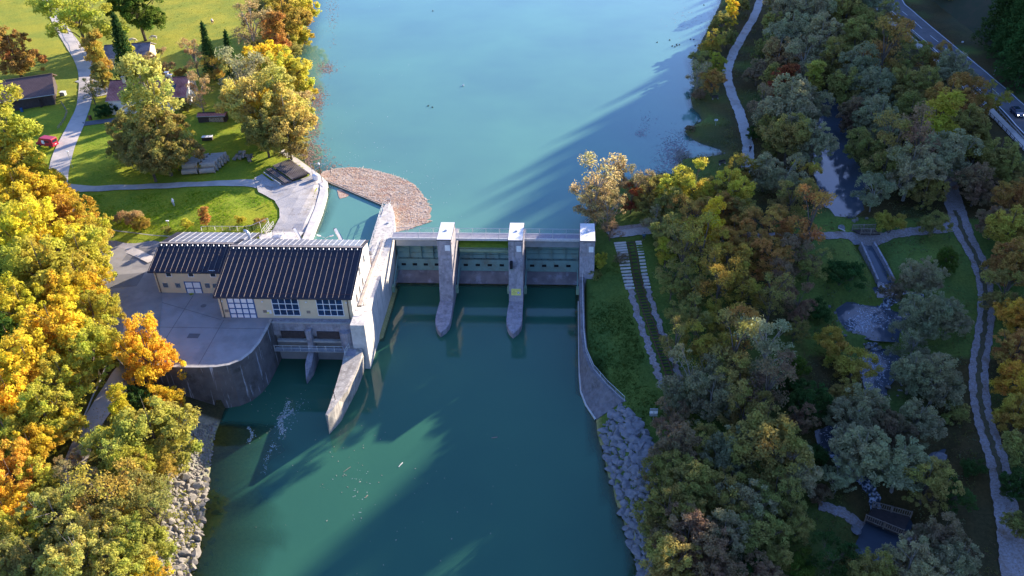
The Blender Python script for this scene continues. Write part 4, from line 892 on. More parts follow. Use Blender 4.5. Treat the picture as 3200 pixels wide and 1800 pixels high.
plank_fence('garden_fence', 'low dark garden fence in the shade in front of the red-roofed house', [(240,291),(278,287)], .9, 'wood_dark', 1.6)
plank_fence('pasture_fence', 'thin post fence along the left side of the paved road', [(170,60),(214,150)], 1.0, 'wood', 4, rails=(.9,), rt=.05)

# ------------------------------------------------------------------ houses, barn, shed
def house(name, label, cat, rA, rB, eave, zr, ze, wallm, roofm, over=.6, back=1.0):
    A = at(*rA, zr); B = at(*rB, zr); E = at(*eave, ze)
    u = Vector((B[0]-A[0], B[1]-A[1], 0)); L = u.length; u.normalize(); v = Vector((-u.y, u.x, 0))
    hw = abs(Vector((E[0]-A[0], E[1]-A[1], 0)).dot(v)); O = Vector((A[0], A[1], 0)); zf = zg(*(O+u*L/2-v*hw)[:2])-.4
    t = thing(name, label, cat, tuple(O+u*L/2+Vector((0, 0, zf))))
    def W(a, b, z): p = O+u*a+v*b; return (p.x, p.y, z)
    bk = hw*back
    mb = MB(); pr_ = [(-hw+over, zf), (-hw+over, ze-.1+over*(zr-ze)/hw), (0, zr-.25), (bk-over, ze-.1+over*(zr-ze)/hw if back == 1 else lerp(zr, ze, back)+.1), (bk-over, zf)]
    mb.add([W(over, b, z) for b, z in pr_]+[W(L-over, b, z) for b, z in pr_], [(0,1,2,3,4),(9,8,7,6,5)]+[(i, 5+i, 5+(i+1) % 5, (i+1) % 5) for i in range(5)])
    mb.build('wall', wallm, t)
    # roof built in its own frame so that the tiles follow the slope
    zb = lerp(zr, ze, back)
    def slope(p0, w, sl, ang_flip, nm):
        me = MB()
    r = MB().add([W(0,-hw,ze), W(L,-hw,ze), W(L,0,zr), W(0,0,zr), W(L,bk,zb), W(0,bk,zb), W(0,-hw,ze-.18), W(L,-hw,ze-.18), W(L,0,zr-.18), W(0,0,zr-.18), W(L,bk,zb-.18), W(0,bk,zb-.18)],
        [(0,1,2,3),(3,2,4,5),(6,9,8,7),(9,11,10,8),(0,6,7,1),(5,4,10,11),(0,3,9,6),(3,5,11,9),(1,7,8,2),(2,8,10,4)])
    ro = r.build('roof', roofm, t)
    ri = MB().beam(W(0,0,zr+.04), W(L,0,zr+.04), .3, .12).build('ridge_cap', 'wood_dark', ro)
    MB().beam(W(0,-hw-.06,ze-.08), W(L,-hw-.06,ze-.08), .14, .14).build('gutter', 'galv', ro)
    return t, ro, W, L, hw, zf
h, ro, W, L, hw, zf = house('house', 'white house with red tiled roof and three chimneys behind the big tree', 'house', (277,203), (475,192), (263,255), 8.2, 5.4, 'plaster_white', 'tile_red', .5)
for f, b in ((.19, -.9), (.34, .5), (.78, -1.0), (.72, .7)):
    z = 8.2-abs(b)*2.8/hw; p = W(L*f, b, z); c = MB().box(p[0]-.35, p[0]+.35, p[1]-.3, p[1]+.3, z-.3, z+1.3).build('chimney', 'plaster', ro); MB().box(p[0]-.6, p[0]+.6, p[1]-.45, p[1]+.45, z+1.45, z+1.53).build('chimney_cover', 'galv', c)
for f in (.26, .83):
    z = 8.2-hw*.5*2.8/hw; a = W(L*f-.5, -hw*.55, z-.15*1.4+.12); b_ = W(L*f+.4, -hw*.32, z+.5+.12)
    MB().add([W(L*f-.5,-hw*.62,8.2-2.8*.62+.12), W(L*f+.5,-hw*.62,8.2-2.8*.62+.12), W(L*f+.5,-hw*.36,8.2-2.8*.36+.12), W(L*f-.5,-hw*.36,8.2-2.8*.36+.12)], [(0,1,2,3)]).build('skylight', 'glass', ro)
for i in range(2): MB().beam(W(L*.27+i*.5, -hw, 5.5), W(L*.27+i*.5, 0, 8.3), .1, .1).build('roof_ladder_rail', 'galv', ro)
p = W(L*.37, .4, 8.3); MB().tube([p, (p[0]-.1, p[1], p[2]+2.6)], .04, 5).build('antenna_mast', 'galv', ro)
MB().tube([(p[0]+.05,p[1]-.15,p[2]+.9),(p[0]+.1,p[1]-.25,p[2]+.92)], .45, 14).build('satellite_dish', 'paint_white', ro)
for f in (.1, .3, .5, .7, .88):
    for z in (zf+1.3, zf+3.6):
        a = W(L*f-.5, -hw+.44, z); b_ = W(L*f+.5, -hw+.5, z+1.1)
        if z+1.1 < 5.3: MB().obox(((a[0]+b_[0])/2, (a[1]+b_[1])/2, z+.55), (1, .12, 1.1)).build('window', 'glass', h)
h, ro, W, L, hw, zf = house('barn', 'long brown wooden barn with brown tiled roof at the left edge', 'barn', (-60,212), (131,185), (-60,266), 7.6, 4.6, 'wood_dark', 'tile_brown', .7)
MB().beam(W(L*.8,-hw+.6,zf+.3), W(L*.8,-hw+.6,zf+2.6), 2.4, .12).build('barn_door', 'wood_dark', h)
h, ro, W, L, hw, zf = house('outbuilding', 'small outbuilding with grey tiled roof behind the dark spruce', 'outbuilding', (262,114), (379,106), (262,148), 6.8, 4.6, 'plaster', 'tile_grey', .5)
h, ro, W, L, hw, zf = house('woodshed', 'low open woodshed stacked with firewood on the lawn', 'shed', (497,284), (569,282), (495,293), 3.7, 3.3, 'wood_dark', 'tile_red', .15)
MB().obox(Vector(W(L/2, -hw+.25, zf+1.0)), (L-1.2, .3, 1.2)).build('firewood', mat('firewood', (.42,.33,.24), (.15,.10,.07), 7, .9, lo=.45, hi=.55), h)
p = g(523, 352); t = thing('covered_pallet', 'stack wrapped in pale sheeting standing alone on the lawn', 'pallet', tuple(p))
MB().obox(p+Vector((0,0,.45)), (2.4,1.1,.8), rz=.15).build('load', 'wood_dark', t); MB().obox(p+Vector((0,0,.89)), (2.5,1.2,.07), rz=.15).build('sheeting', 'roofwhite', t)
for i in range(2): MB().obox(p+Vector(((i-.5)*.8,(i-.5)*.12,.94)), (.05,1.24,.04), rz=.15).build('strap', 'gutter', t)
p = g(160, 240); t = thing('garden_box', 'pale grey box standing against the right end of the barn', 'box', tuple(p)); MB().obox(p+Vector((0,0,.5)), (1.3,1.2,1.0)).build('body', 'galv', t); MB().obox(p+Vector((0,0,1.04)), (1.4,1.3,.07)).build('lid', 'paint_white', t)
p = g(56, 281); tag(MB().tube([tuple(p), tuple(p+Vector((0,0,1)))], .35, 12).build('barrel', 'blue'), 'blue barrel in the shade in front of the barn', 'barrel')
p = g(228, 301); tag(MB().obox(p+Vector((0,0,.5)), (.6,.6,1)).obox(p+Vector((0,0,1.03)), (.66,.66,.08)).build('waste_bin', 'rust'), 'dark red bin at the roadside before the house', 'bin')
# jetty
p = g(742, 88); q_ = at(779, 84, .4); t = thing('jetty', 'short wooden jetty reaching into the reservoir at the left shore', 'jetty', (p[0], p[1], 0))
MB().beam((p[0],p[1],.45),(q_[0],q_[1],.45), 1.4, .15).build('deck', 'wood', t)
for f in (.4, .95):
    for s in (-.55, .55): x = lerp(p[0],q_[0],f); y = lerp(p[1],q_[1],f)+s; MB().tube([(x,y,-1.5),(x,y,.5)], .1, 6).build('post', 'wood_dark', t)

# ------------------------------------------------------------------ stored pipes, boulders, beams on the lawn
def pipe_proto(L):
    t = thing('concrete_pipe', 'x', 'concrete pipe', (0, 0, 0), 'stacked concrete pipes')
    n = 18; prof = [(0,.50),(0,.62),(L-.35,.62),(L-.3,.72),(L,.72),(L,.56),(L-.02,.50),(.02,.46)]
    mb = MB()
    for x, r in prof: mb.v += [(x, r*math.cos(2*math.pi*j/n), r*math.sin(2*math.pi*j/n)) for j in range(n)]
    m = len(prof)
    for i in range(m):
        for j in range(n): mb.f.append((i*n+j, ((i+1) % m)*n+j, ((i+1) % m)*n+(j+1) % n, i*n+(j+1) % n))
    o = mb.build('barrel', 'pipe', t, smooth=False, local=True); return t
pp = pipe_proto(3.3); first = True
R0, R5 = g(543, 434), g(579, 404); Lf = g(470, 440); d_ = (R0-Lf).normalized(); ang = math.atan2(d_.y, d_.x); v_ = (R5-R0)/5.2
names = ['front', 'second', 'third', 'fourth', 'fifth', 'rearmost']
for stack in range(2):
    for layer in range(2):
        for r in range(6):
            base = R0-d_*(3.35+stack*(3.75))+v_*(r+.5*layer if layer else r)
            if layer and r == 5: continue
            z = zg(base.x, base.y)+.74+layer*1.12
            o = pp if first else copy_tree(pp); first = False
            o.location = (base.x, base.y, z); o.rotation_euler = (0, 0, ang)
            o['label'] = f"grey concrete pipe, {names[r]} of the {'upper' if layer else 'lower'} layer in the {'right' if stack == 0 else 'left'} stack"
def rock_mesh(seed, flat=.7, sub=2):
    bm = bmesh.new(); bmesh.ops.create_icosphere(bm, subdivisions=sub, radius=1); rs = random.Random(seed)
    pl = [(Vector((rs.uniform(-1,1), rs.uniform(-1,1), rs.uniform(-1,1))).normalized(), rs.uniform(.38,.78)) for _ in range(11)]
    for v in bm.verts:
        for nrm, dd in pl:
            e = v.co.dot(nrm)-dd
            if e > 0: v.co -= nrm*e
        v.co.z *= flat; v.co *= 1.22*rs.uniform(.97, 1.03)
    me = bpy.data.meshes.new('rock'); bm.to_mesh(me); bm.free(); return me
RM = []
for m, fl in (('rock', .7), ('rock_blue', .42)):
    L_ = []
    for i in range(8): me = rock_mesh(i+(20 if m == 'rock_blue' else 0), fl); me.materials.append(MT[m]); L_.append(me)
    RM.append(L_)
def rock(kind, p, s, label, group=None, name='boulder', rnd=random):
    o = bpy.data.objects.new(name, rnd.choice(RM[kind])); COL.objects.link(o); o.location = p
    o.rotation_euler = (rnd.uniform(-.4,.4) if kind == 0 else rnd.uniform(-.12,.12), rnd.uniform(-.4,.4) if kind == 0 else rnd.uniform(-.12,.12), rnd.uniform(0,6.28)); o.scale = (s*rnd.uniform(.8,1.25), s*rnd.uniform(.8,1.2), s*rnd.uniform(.8,1.1))
    return tag(o, label, 'boulder', group)
c = g(612, 402)
for i in range(26):
    a = random.uniform(0, 6.28); r = random.uniform(0, 1)**.6; lay = 0 if i < 15 else (1 if i < 23 else 2); r *= (2.5, 1.5, .5)[lay]
    x = c.x+r*math.cos(a)*1.05; y = c.y+r*math.sin(a)*.95+.6; rock(0, (x, y, zg(x, y)+.3+lay*.65), random.uniform(.42,.62), 'grey quarried boulder in the heap on the lawn beside the concrete pipes', 'boulder heap on the lawn')
c0, c1, c2, c3 = (gb(668,436), gb(716,470), gb(781,447), gb(731,411))
NB = 19
for i in range(NB):
    f = i/(NB-1); a = Vector(c0).lerp(c3, f); b_ = Vector(c1).lerp(c2, f); lift = Vector((0, 0, .55+(.5 if 3 < i < 18 else .25 if i else 0)))
    if i in (4, 5): lift = Vector((0, 0, .6))
    t = MB().beam(a+lift, b_+lift, .13, .24).beam(a+lift+Vector((0,0,.17)), b_+lift+Vector((0,0,.15)), .2, .04)
    tag(t.build('stop_log', 'stop_log'), f'dark steel beam lying in the flat pile by the quay, number {i+1} from the left', 'steel beam', 'pile of steel beams')
for f in (.12, .85):
    a = Vector(c0).lerp(c1, f); b_ = Vector(c3).lerp(c2, f); tag(MB().beam(a+Vector((0,0,.22)), b_+Vector((0,0,.22)), .3, .4).build('timber_bearer', 'wood_dark'), 'timber bearer under the %s ends of the steel beams' % ('far' if f < .5 else 'near'), 'timber')
a = Vector(c0).lerp(c1, .12)-Vector((.7,.2,0)); b_ = Vector(c1)-Vector((.7,.2,0)); tag(MB().tube([a+Vector((0,0,.7)), b_+Vector((0,0,.7))], .16, 8).build('grey_pipe', 'galv'), 'pale grey pipe lying along the left side of the steel beam pile', 'pipe')
p = gb(795, 452); t = thing('float_buoy', 'white squat drum standing on the corner of the quay', 'drum', tuple(p)); MB().tube([(p.x,p.y,p.z+.1),(p.x,p.y,p.z+1.1)], [.62,.72], 14).build('drum', 'paint_white', t); MB().ell((p.x,p.y,p.z+1.1), (.72,.72,.3), 14, 6).build('cap', 'roofwhite', t, smooth=True)
p = gb(811, 458); t = thing('lamp_post', 'thin dark lamp post at the tip of the quay', 'lamp post', tuple(p)); MB().tube([(p.x,p.y,p.z),(p.x-.2,p.y+.1,p.z+4.2)], .07, 6).build('pole', 'rust', t); MB().box(p.x-.35,p.x-.05,p.y,p.y+.25,p.z+4.1,p.z+4.5).build('lamp_head', 'paint_white', t)
p = gb(787, 442); t = thing('boom_gantry', 'light steel gantry frame where the boom meets the quay', 'gantry', tuple(p))
MB().tube([(p.x,p.y,p.z),(p.x-.1,p.y,p.z+3)], .05, 5).tube([(p.x+.9,p.y-.3,p.z),(p.x+.8,p.y-.3,p.z+3)], .05, 5).tube([(p.x-.1,p.y,p.z+3),(p.x+.8,p.y-.3,p.z+3),(p.x+3.2,p.y+.5,p.z+2.6)], .05, 5).tube([(p.x-.05,p.y,p.z+1.6),(p.x+.85,p.y-.3,p.z+1.6),(p.x+2.2,p.y+.3,p.z+2.3)], .04, 5).build('frame', 'galv', t)
# mesh fence, stair rail and steps between lawn and intake deck
def wp(x, y, z): q = at(*d4(x, y), z); return Vector((q[0], q[1], z))
fpts = [wp(705,392,.3), wp(762,385,.3), wp(1115,388,.5), wp(1180,378,.7), wp(1335,312,1.3)]
t = thing('mesh_fence', 'see-through mesh fence between lawn and annex roof', 'fence', tuple(fpts[0]))
railmb(fpts, 1.5, 1.6, (1.0,), 0, .045).build('frame', 'rail', t); railmb(fpts, 1.5, .35, (.3,.6), 0, .008).build('mesh', 'galv', t)
a, b_ = wp(1270,405,1.15), wp(1340,318,1.35); t = thing('stair_rail', 'pair of pale handrails on the short stair up to the lawn', 'handrail', tuple(a))
railmb([a, b_], 1.0, 1.2).build('handrail', 'rail', t); railmb([a+Vector((.9,0,0)), b_+Vector((.9,0,0))], 1.0, 1.2).build('handrail', 'rail', t)
for i in range(5): MB().obox(a.lerp(b_, (i+.5)/5)+Vector((.45,0,-.1+.03*i)), (.85,.28,.12)).build('step', 'concrete', t)
a = wp(1350,445,1.13); t = thing('deck_railing', 'low pale railing round the hatch on the intake deck', 'railing', tuple(a)); railmb([a, a+Vector((0,1.6,0)), a+Vector((2.2,1.8,0)), a+Vector((2.4,.2,0))], 1.0, 1.1).build('railing', 'rail', t)
MB().obox(a+Vector((1.1,.9,.04)), (1.6,1.1,.12)).build('hatch', 'galv', t)
# monument and lawn lamps
p = g(438, 518); t = thing('standing_stone', 'slender white stone figure standing alone on the oval lawn', 'statue', tuple(p))
MB().tube([(p.x,p.y,p.z-.1),(p.x,p.y,p.z+.5),(p.x-.05,p.y,p.z+1.1),(p.x,p.y,p.z+1.5),(p.x-.05,p.y,p.z+1.75)], [.16,.2,.3,.2,.1], 8).build('figure', 'paint_white', t, smooth=True)
def lamp(px, py, h, label):
    p = g(px, py); t = thing('garden_lamp', label, 'lamp', tuple(p)); MB().tube([tuple(p), (p.x, p.y, p.z+h)], .05, 6).build('pole', 'galv', t); MB().box(p.x-.3, p.x+.3, p.y-.14, p.y+.14, p.z+h, p.z+h+.12).build('lamp_head', 'paint_white', t)
lamp(427, 577, 1.9, 'small lamp on a pole between two bushes at the lawn edge'); lamp(183, 422, 4.0, 'white lamp post at the bend of the road beside the lawn'); lamp(216, 558, 2.2, 'small lamp half hidden where the yellow wood meets the lawn')

# ------------------------------------------------------------------ vehicles
def wheel(t, x, y, r, w=.22):
    o = MB().tube([(x, y-w/2, r), (x, y+w/2, r)], r, 16).build('wheel', 'tyre', t, local=True); MB().tube([(x, y-w/2-.01, r), (x, y+w/2+.01, r)], r*.55, 12).build('rim', 'chrome', o, local=True)
def vehicle(name, label, cat, body, cabin, W, m, px, py, to, wheels, r, van=False):
    t = thing(name, label, cat, (0, 0, 0)); n = len(body)
    def loft(prof, ws):
        mb = MB(); k = len(prof)
        rows = [(-1, 0.0), (-.96, 1), (.96, 1), (1, 0.0)]
        A = [(x, -w/2, z) for (x, z), w in zip(prof, ws)]; B = [(x, w/2, z) for (x, z), w in zip(prof, ws)]
        mb.add(A+B, [tuple(range(k)), tuple(range(2*k-1, k-1, -1))]+[(i, k+i, k+(i+1) % k, (i+1) % k) for i in range(k)]); return mb
    loft([(x, z) for x, z in body], [W-(.10 if z > .9 else 0) for x, z in body]).build('body', m, t, local=True, bevel=.06)
    cw = [W-.12 if z < 1.1 else W-(.18 if van else .42) for x, z in cabin]
    loft(cabin, cw).build('cabin', m, t, local=True, bevel=.04)
    for x in wheels:
        for s in (-1, 1): wheel(t, x, s*(W/2-.10), r)
    a = g(px, py); b_ = g(*to); d = (b_-a); t.location = a+Vector((0,0,.34 if name == 'parked_car' or name == 'car' else .14)); t.rotation_euler.z = math.atan2(d.y, d.x); return t
vn = vehicle('fire_van', 'red van with white side stripe parked beside the road under yellow trees', 'van', [(-2.5,.35),(2.55,.35),(2.6,.9),(1.9,1.15),(-2.5,1.15)], [(-2.5,1.0),(2.0,1.05),(1.35,2.0),(1.1,2.25),(-2.35,2.3),(-2.48,2.1)], 1.95, 'red', 122, 368, (90,364), (-1.55,1.65), .36, True)
for s in (-1, 1):
    MB().box(-1.6, .5, s*.96-.012, s*.96+.012, 1.35, 1.7).build('side_window', 'glass', vn, local=True); MB().box(-.2, .6, s*.965-.014, s*.965+.014, .9, 1.75).build('white_panel', 'paint_white', vn, local=True)
    MB().box(-2.53, -2.49, s*.75-.1, s*.75+.1, .9, 1.2).build('tail_light', 'rust', vn, local=True)
MB().box(-2.53, -2.485, -.65, .65, 1.35, 1.95).build('rear_window', 'glass', vn, local=True); MB().box(-2.54, -2.49, -.26, .26, .75, .9).build('number_plate', 'paint_white', vn, local=True)
MB().add([(2.02,-.75,1.12),(2.02,.75,1.12),(1.4,.68,1.98),(1.4,-.68,1.98)], [(0,1,2,3)]).build('windscreen', 'glass', vn, local=True)
HLM = bpy.data.materials.new('headlight'); HLM.use_nodes = True; HLM.node_tree.nodes['Principled BSDF'].inputs['Emission Color'].default_value = (1,.95,.85,1); HLM.node_tree.nodes['Principled BSDF'].inputs['Emission Strength'].default_value = 3; MT['headlight'] = HLM
cr = vehicle('car', 'dark blue estate car with headlights on driving on the highway', 'car', [(-2.2,.3),(2.2,.3),(2.25,.6),(2.1,.78),(1.1,.95),(-2.2,1.0),(-2.25,.6)], [(-2.15,.95),(1.15,.93),(.35,1.42),(-1.6,1.46),(-2.0,1.3)], 1.82, 'carblue', 2556, 291, (2590,326), (-1.4,1.4), .33)
for s in (-1, 1):
    MB().box(2.14, 2.24, s*.68-.18, s*.68+.18, .6, .78).build('headlight', 'headlight', cr, local=True); MB().add([(-1.7,s*.80,1.0),(.8,s*.80,1.0),(.3,s*.715,1.36),(-1.5,s*.715,1.38)], [(0,1,2,3) if s > 0 else (3,2,1,0)]).build('side_window', 'glass', cr, local=True)
MB().add([(1.1,-.72,.97),(1.1,.72,.97),(.4,.62,1.41),(.4,-.62,1.41)], [(0,1,2,3)]).build('windscreen', 'glass', cr, local=True)
MB().box(-1.4, .2, -.5, .5, 1.462, 1.475).build('roof_glass', 'glass', cr, local=True); MB().box(2.24, 2.27, -.26, .26, .42, .54).build('number_plate', 'paint_white', cr, local=True)

# ------------------------------------------------------------------ people and animals
def skin(name, V, E, R, m, parent, sub=1, root=0):
    me = bpy.data.meshes.new(name); me.from_pydata(V, E, []); o = bpy.data.objects.new(name, me); COL.objects.link(o); me.materials.append(MT[m])
    s = o.modifiers.new('skin', 'SKIN')
    for i, d in enumerate(me.skin_vertices[0].data): d.radius = (R[i], R[i]) if not hasattr(R[i], '__len__') else R[i]; d.use_root = (i == root)
    s.use_smooth_shade = True; b = o.modifiers.new('sub', 'SUBSURF'); b.levels = sub; b.render_levels = sub; o.parent = parent; return o
def person(px, py, label, face, jacket='cloth'):
    p = g(px, py, 0); t = thing('person', label, 'person', (p.x, p.y, p.z+.14)); t.rotation_euler.z = face
    V = [(0,0,.95),(0,0,1.2),(0,0,1.42),(0,.01,1.52),(0,.02,1.66),(.2,0,1.40),(.27,.04,1.12),(.25,.16,.88),(-.2,0,1.40),(-.27,-.04,1.12),(-.25,.06,.86),(.1,0,.9),(.12,.12,.5),(.12,.06,.06),(.13,.2,.03),(-.1,0,.9),(-.12,-.08,.5),(-.12,-.22,.1),(-.12,-.1,.03)]
    Ed = [(0,1),(1,2),(2,3),(3,4),(2,5),(5,6),(6,7),(2,8),(8,9),(9,10),(0,11),(11,12),(12,13),(13,14),(0,15),(15,16),(16,17),(17,18)]
    R = [.13,.14,.13,.05,.10,.06,.045,.03,.06,.045,.03,.09,.06,.04,.035,.09,.06,.04,.035]
    body = skin('body', V, Ed, R, 'skin', t)
    skin('jacket', [(0,0,.88),(0,0,1.2),(0,0,1.45),(.22,0,1.40),(.29,.04,1.12),(.26,.14,.92),(-.22,0,1.40),(-.29,-.04,1.12),(-.26,.05,.9)], [(0,1),(1,2),(2,3),(3,4),(4,5),(2,6),(6,7),(7,8)], [.175,.185,.15,.08,.065,.05,.08,.065,.05], jacket, t)
    skin('trousers', [(0,0,.93),(.1,0,.88),(.12,.12,.5),(.12,.06,.1),(-.1,0,.88),(-.12,-.08,.5),(-.12,-.21,.13)], [(0,1),(1,2),(2,3),(0,4),(4,5),(5,6)], [.15,.11,.08,.06,.11,.08,.06], 'cloth_dark', t)
    MB().ell((0,-.015,1.71), (.105,.115,.11), 10, 8).build('hair', 'hair', t, smooth=True, local=True)
    return t
person(1619, 606, 'person in a teal jacket standing on the path above the stepped ramp', 2.6)
person(1886, 384, 'person in dark clothes walking down the reservoir path, half behind a tree', 3.0, 'cloth_dark')
def cow(px, py, label, rz, m, grazing=True):
    p = g(px, py); t = thing('cow', label, 'cow', (p.x, p.y, p.z)); t.rotation_euler.z = rz
    hz = .35 if grazing else 1.35
    V = [(-.75,0,1.12),(-.2,0,1.08),(.4,0,1.1),(.78,0,1.18),(1.1,0,.95 if grazing else 1.4),(1.32,0,hz+.15),(1.5,0,hz-.05),
         (.62,.2,.8),(.62,.2,.42),(.6,.2,.04),(.62,-.2,.8),(.68,-.2,.42),(.66,-.2,.04),(-.72,.22,.82),(-.86,.2,.48),(-.78,.2,.04),(-.72,-.22,.82),(-.8,-.2,.48),(-.72,-.2,.04),(-1.0,0,1.15),(-1.1,0,.6)]
    Ed = [(0,1),(1,2),(2,3),(3,4),(4,5),(5,6),(3,7),(7,8),(8,9),(3,10),(10,11),(11,12),(0,13),(13,14),(14,15),(0,16),(16,17),(17,18),(0,19),(19,20)]
    R = [.34,.42,.38,.32,.19,.15,.10,.14,.08,.06,.14,.08,.06,.16,.09,.06,.16,.09,.06,.06,.03]
    skin('body', V, Ed, R, m, t, 1)
    for s in (-1, 1): MB().obox((1.28, s*.2, hz+.24), (.08,.2,.1)).build('ear', m, t, local=True)
cow(388, 100, 'white cow grazing beside the grey-roofed outbuilding', 3.3, 'hide'); cow(535, 59, 'brown and white cow grazing far out in the pasture', 2.0, 'hide_patch'); cow(334, 107, 'cream cow half hidden behind the dark spruce', .4, 'hide')
def duck(px, py, i):
    p = at(px, py, 0); a = random.uniform(0, 6.28); c_, s_ = math.cos(a), math.sin(a)
    mb = MB(); mb.ell((p[0], p[1], .08), (.24,.16,.12)); mb.ell((p[0]+.2*c_, p[1]+.2*s_, .24), (.08,.08,.08), 6, 5); mb.tube([(p[0]+.12*c_,p[1]+.12*s_,.1),(p[0]+.2*c_,p[1]+.2*s_,.22)], .05, 5); mb.tube([(p[0]+.26*c_,p[1]+.26*s_,.24),(p[0]+.34*c_,p[1]+.34*s_,.22)], .02, 4)
    return mb.build('duck', 'water_bird')
for i, (px, py) in enumerate([(1653,107),(1685,101),(1691,116),(1698,118),(1703,115),(1709,113),(1702,112),(1745,100),(1749,115),(1737,99)]): tag(duck(px, py, i), 'tiny black duck in the flock swimming near the shaded right shore', 'duck', 'flock near the right shore')
for i, (px, py) in enumerate([(1077,267),(1088,270)]): tag(duck(px, py, i), 'black duck of the pair swimming in the open reservoir', 'duck', 'pair in the open water')
tag(duck(1089, 28, 0), 'single black duck far out near the top edge of the reservoir', 'duck'); tag(duck(1771, 13, 0), 'single black duck close to the far right shore', 'duck')
p = at(1165, 216, 0); t = MB().ell((p[0],p[1],.15), (.3,.2,.2)).ell((p[0]+.2,p[1],.4), (.09,.09,.1)).tube([(p[0]+.15,p[1],.2),(p[0]+.2,p[1],.36)], .05, 5).build('swan', 'paint_white'); tag(t, 'white bird swimming alone in the middle of the reservoir', 'bird')

# ------------------------------------------------------------------ right bank: wall, railing, ramp, signs, benches
st = [((2.55,133.3),(2.62,133.3,-1.4)),((2.55,125),(2.66,125,-2.1)),((2.55,117),(2.75,117,-2.7)),((2.6,112),(3.1,112,-3.1)),((2.8,107.6),(4.3,108,-3.55)),((3.6,104.4),(6.4,104.7,-4.0)),((5.1,101.0),(9.0,101.4,-4.4))]
rw2 = thing('river_wall', 'grey concrete river wall curving away from the end pier, widening to a slope', 'wall', (4, 112, -8)); mb = MB()
for (bx, by), (tx, ty, tz) in st: mb.v += [(bx, by, -9.5), (bx, by, -7.85), (tx, ty, tz), (tx+.75, ty+.25, tz+.02), (tx+.8, ty+.3, tz-1.6)]
for i in range(len(st)-1):
    for j in range(4): a, b_ = 5*i+j, 5*(i+1)+j; mb.f.append((a, a+1, b_+1, b_))
k = 5*(len(st)-1); mb.f.append((k, k+1, k+2, k+3, k+4)); MT['river_stone'] = mat('dark_river_masonry', (.20,.185,.19), (.13,.12,.125), 1.2, .95, .9, 6, dirt=(.08,.075,.07), dscale=.7); mb.build('wall_face', 'river_stone', rw2)
mb = MB()
for (bx, by), _ in st: mb.v += [(bx-.16, by, -8.4), (bx-.16, by, -7.72), (bx+.06, by, -7.7), (bx+.1, by, -8.4)]
for i in range(len(st)-1):
    for j in range(3): a, b_ = 4*i+j, 4*(i+1)+j; mb.f.append((a, b_, b_+1, a+1))
mb.build('footing', 'concrete_pale', rw2)
railmb([(t_[0]+.45, t_[1]+.1, t_[2]+.03) for _, t_ in st], 1.0, 1.8, (1.0,), .25, .028).build('railing', 'rail', rw2)
p = at(1493, 553, 1.4); t = thing('bank_railing', 'short curved railing on the corner of the bank behind the end pier', 'railing', tuple(p)); railmb([(3.6,144.2,1.35),(3.7,146,1.35),(5.2,148.3,1.35)], 1.1, 1.2).build('railing', 'rail', t)
a, b_, m_ = Vector(at(1579,610,1.2)), g(1609,740), g(1690,968)
rl = []
for (px, py) in ((1579,612),(1586,645),(1593,690),(1603,735),(1622,800),(1648,870),(1668,925),(1685,975)): rl.append(g(px, py))
t = thing('inclined_track', 'narrow inclined rail track with sleepers running down the grassy embankment', 'rail track', tuple(rl[0]))
def offs(pts, d, dz):
    out = []
    for i, p in enumerate(pts):
        q = (pts[min(i+1, len(pts)-1)]-pts[max(i-1, 0)]); n = Vector((q.y, -q.x, 0)).normalized(); out.append(p-n*d+Vector((0,0,dz)))
    return out
for d in (0, 1.15): MB().tube(offs(rl, -d if False else d, .32), .07, 5).build('rail', 'rust', t)
n = 0
for i in range(len(rl)-1):
    L = (rl[i+1]-rl[i]).length; kk = int(L/.75)
    for j in range(kk):
        c_ = rl[i].lerp(rl[i+1], j/kk); q = rl[i+1]-rl[i]; nn = Vector((q.y, -q.x, 0)).normalized()
        MB().beam(c_+nn*.2+Vector((0,0,.2)), c_-nn*1.35+Vector((0,0,.2)), .16, .1).build('sleeper', 'wood_dark', t)
for side, (w0, w1, lab) in enumerate((((-2.6),(-.35),'left'),((1.5),(2.6),'right'))):
    t = thing('stepped_ramp', f'pale concrete steps fading to gravel along the {lab} side of the rail track', 'steps', tuple(rl[0]))
    for i in range(16):
        f = i/16; pos = f*3.0; k = int(pos); c_ = rl[k].lerp(rl[k+1], pos-k); q = rl[k+1]-rl[k]; nn = Vector((q.y, -q.x, 0)).normalized(); sh = 1-.25*f if side == 0 else 1
        a_ = c_-nn*(w0*sh)*1; b_ = c_-nn*(w1)*1
        a_.z = b_.z = c_.z+.18; MB().beam(a_, b_, .34, .26).build('step', 'concrete_pale', t)
for nm, d0, w in (('gravel_strip', -1.1, 1.1), ('gravel_strip', 2.0, .9)):
    pts = offs(rl[2:], d0, 0); strip(nm, [(p.x, p.y) for p in pts], w, 'gravel_leaf', dz=.12, world=True, edge=.3)
def sign(px, py, h, w, rows, label, m='galv', rz=0, lean=0):
    p = g(px, py); t = thing('info_sign', label, 'sign', tuple(p)); MB().beam(p, p+Vector((lean,0,h)), .07, .07).build('post', 'galv', t)
    for i in range(rows):
        for s in (-1, 1): MB().obox(p+Vector((lean+s*(w/4+.02),-.05,h-.25-i*.55)), (w/2-.04,.04,.46), rz=rz).build('board', 'paint_white' if (i == 1 or rows == 1) else 'galv', t)
sign(1642, 1064, 3.0, 1.2, 3, 'white and grey boards on a pole in the grass right of the river wall')
sign(1800, 316, 1.7, .8, 1, 'white information board on the grass by the reservoir path')
p = g(1900, 1395); t = thing('nature_sign', 'small white sign with a dark emblem under the trees at lower right', 'sign', tuple(p)); MB().beam(p, p+Vector((0,0,1.3)), .06, .06).build('post', 'wood', t); MB().obox(p+Vector((0,-.05,1.5)), (1.0,.05,.7), rx=-.3).build('board', 'paint_white', t)
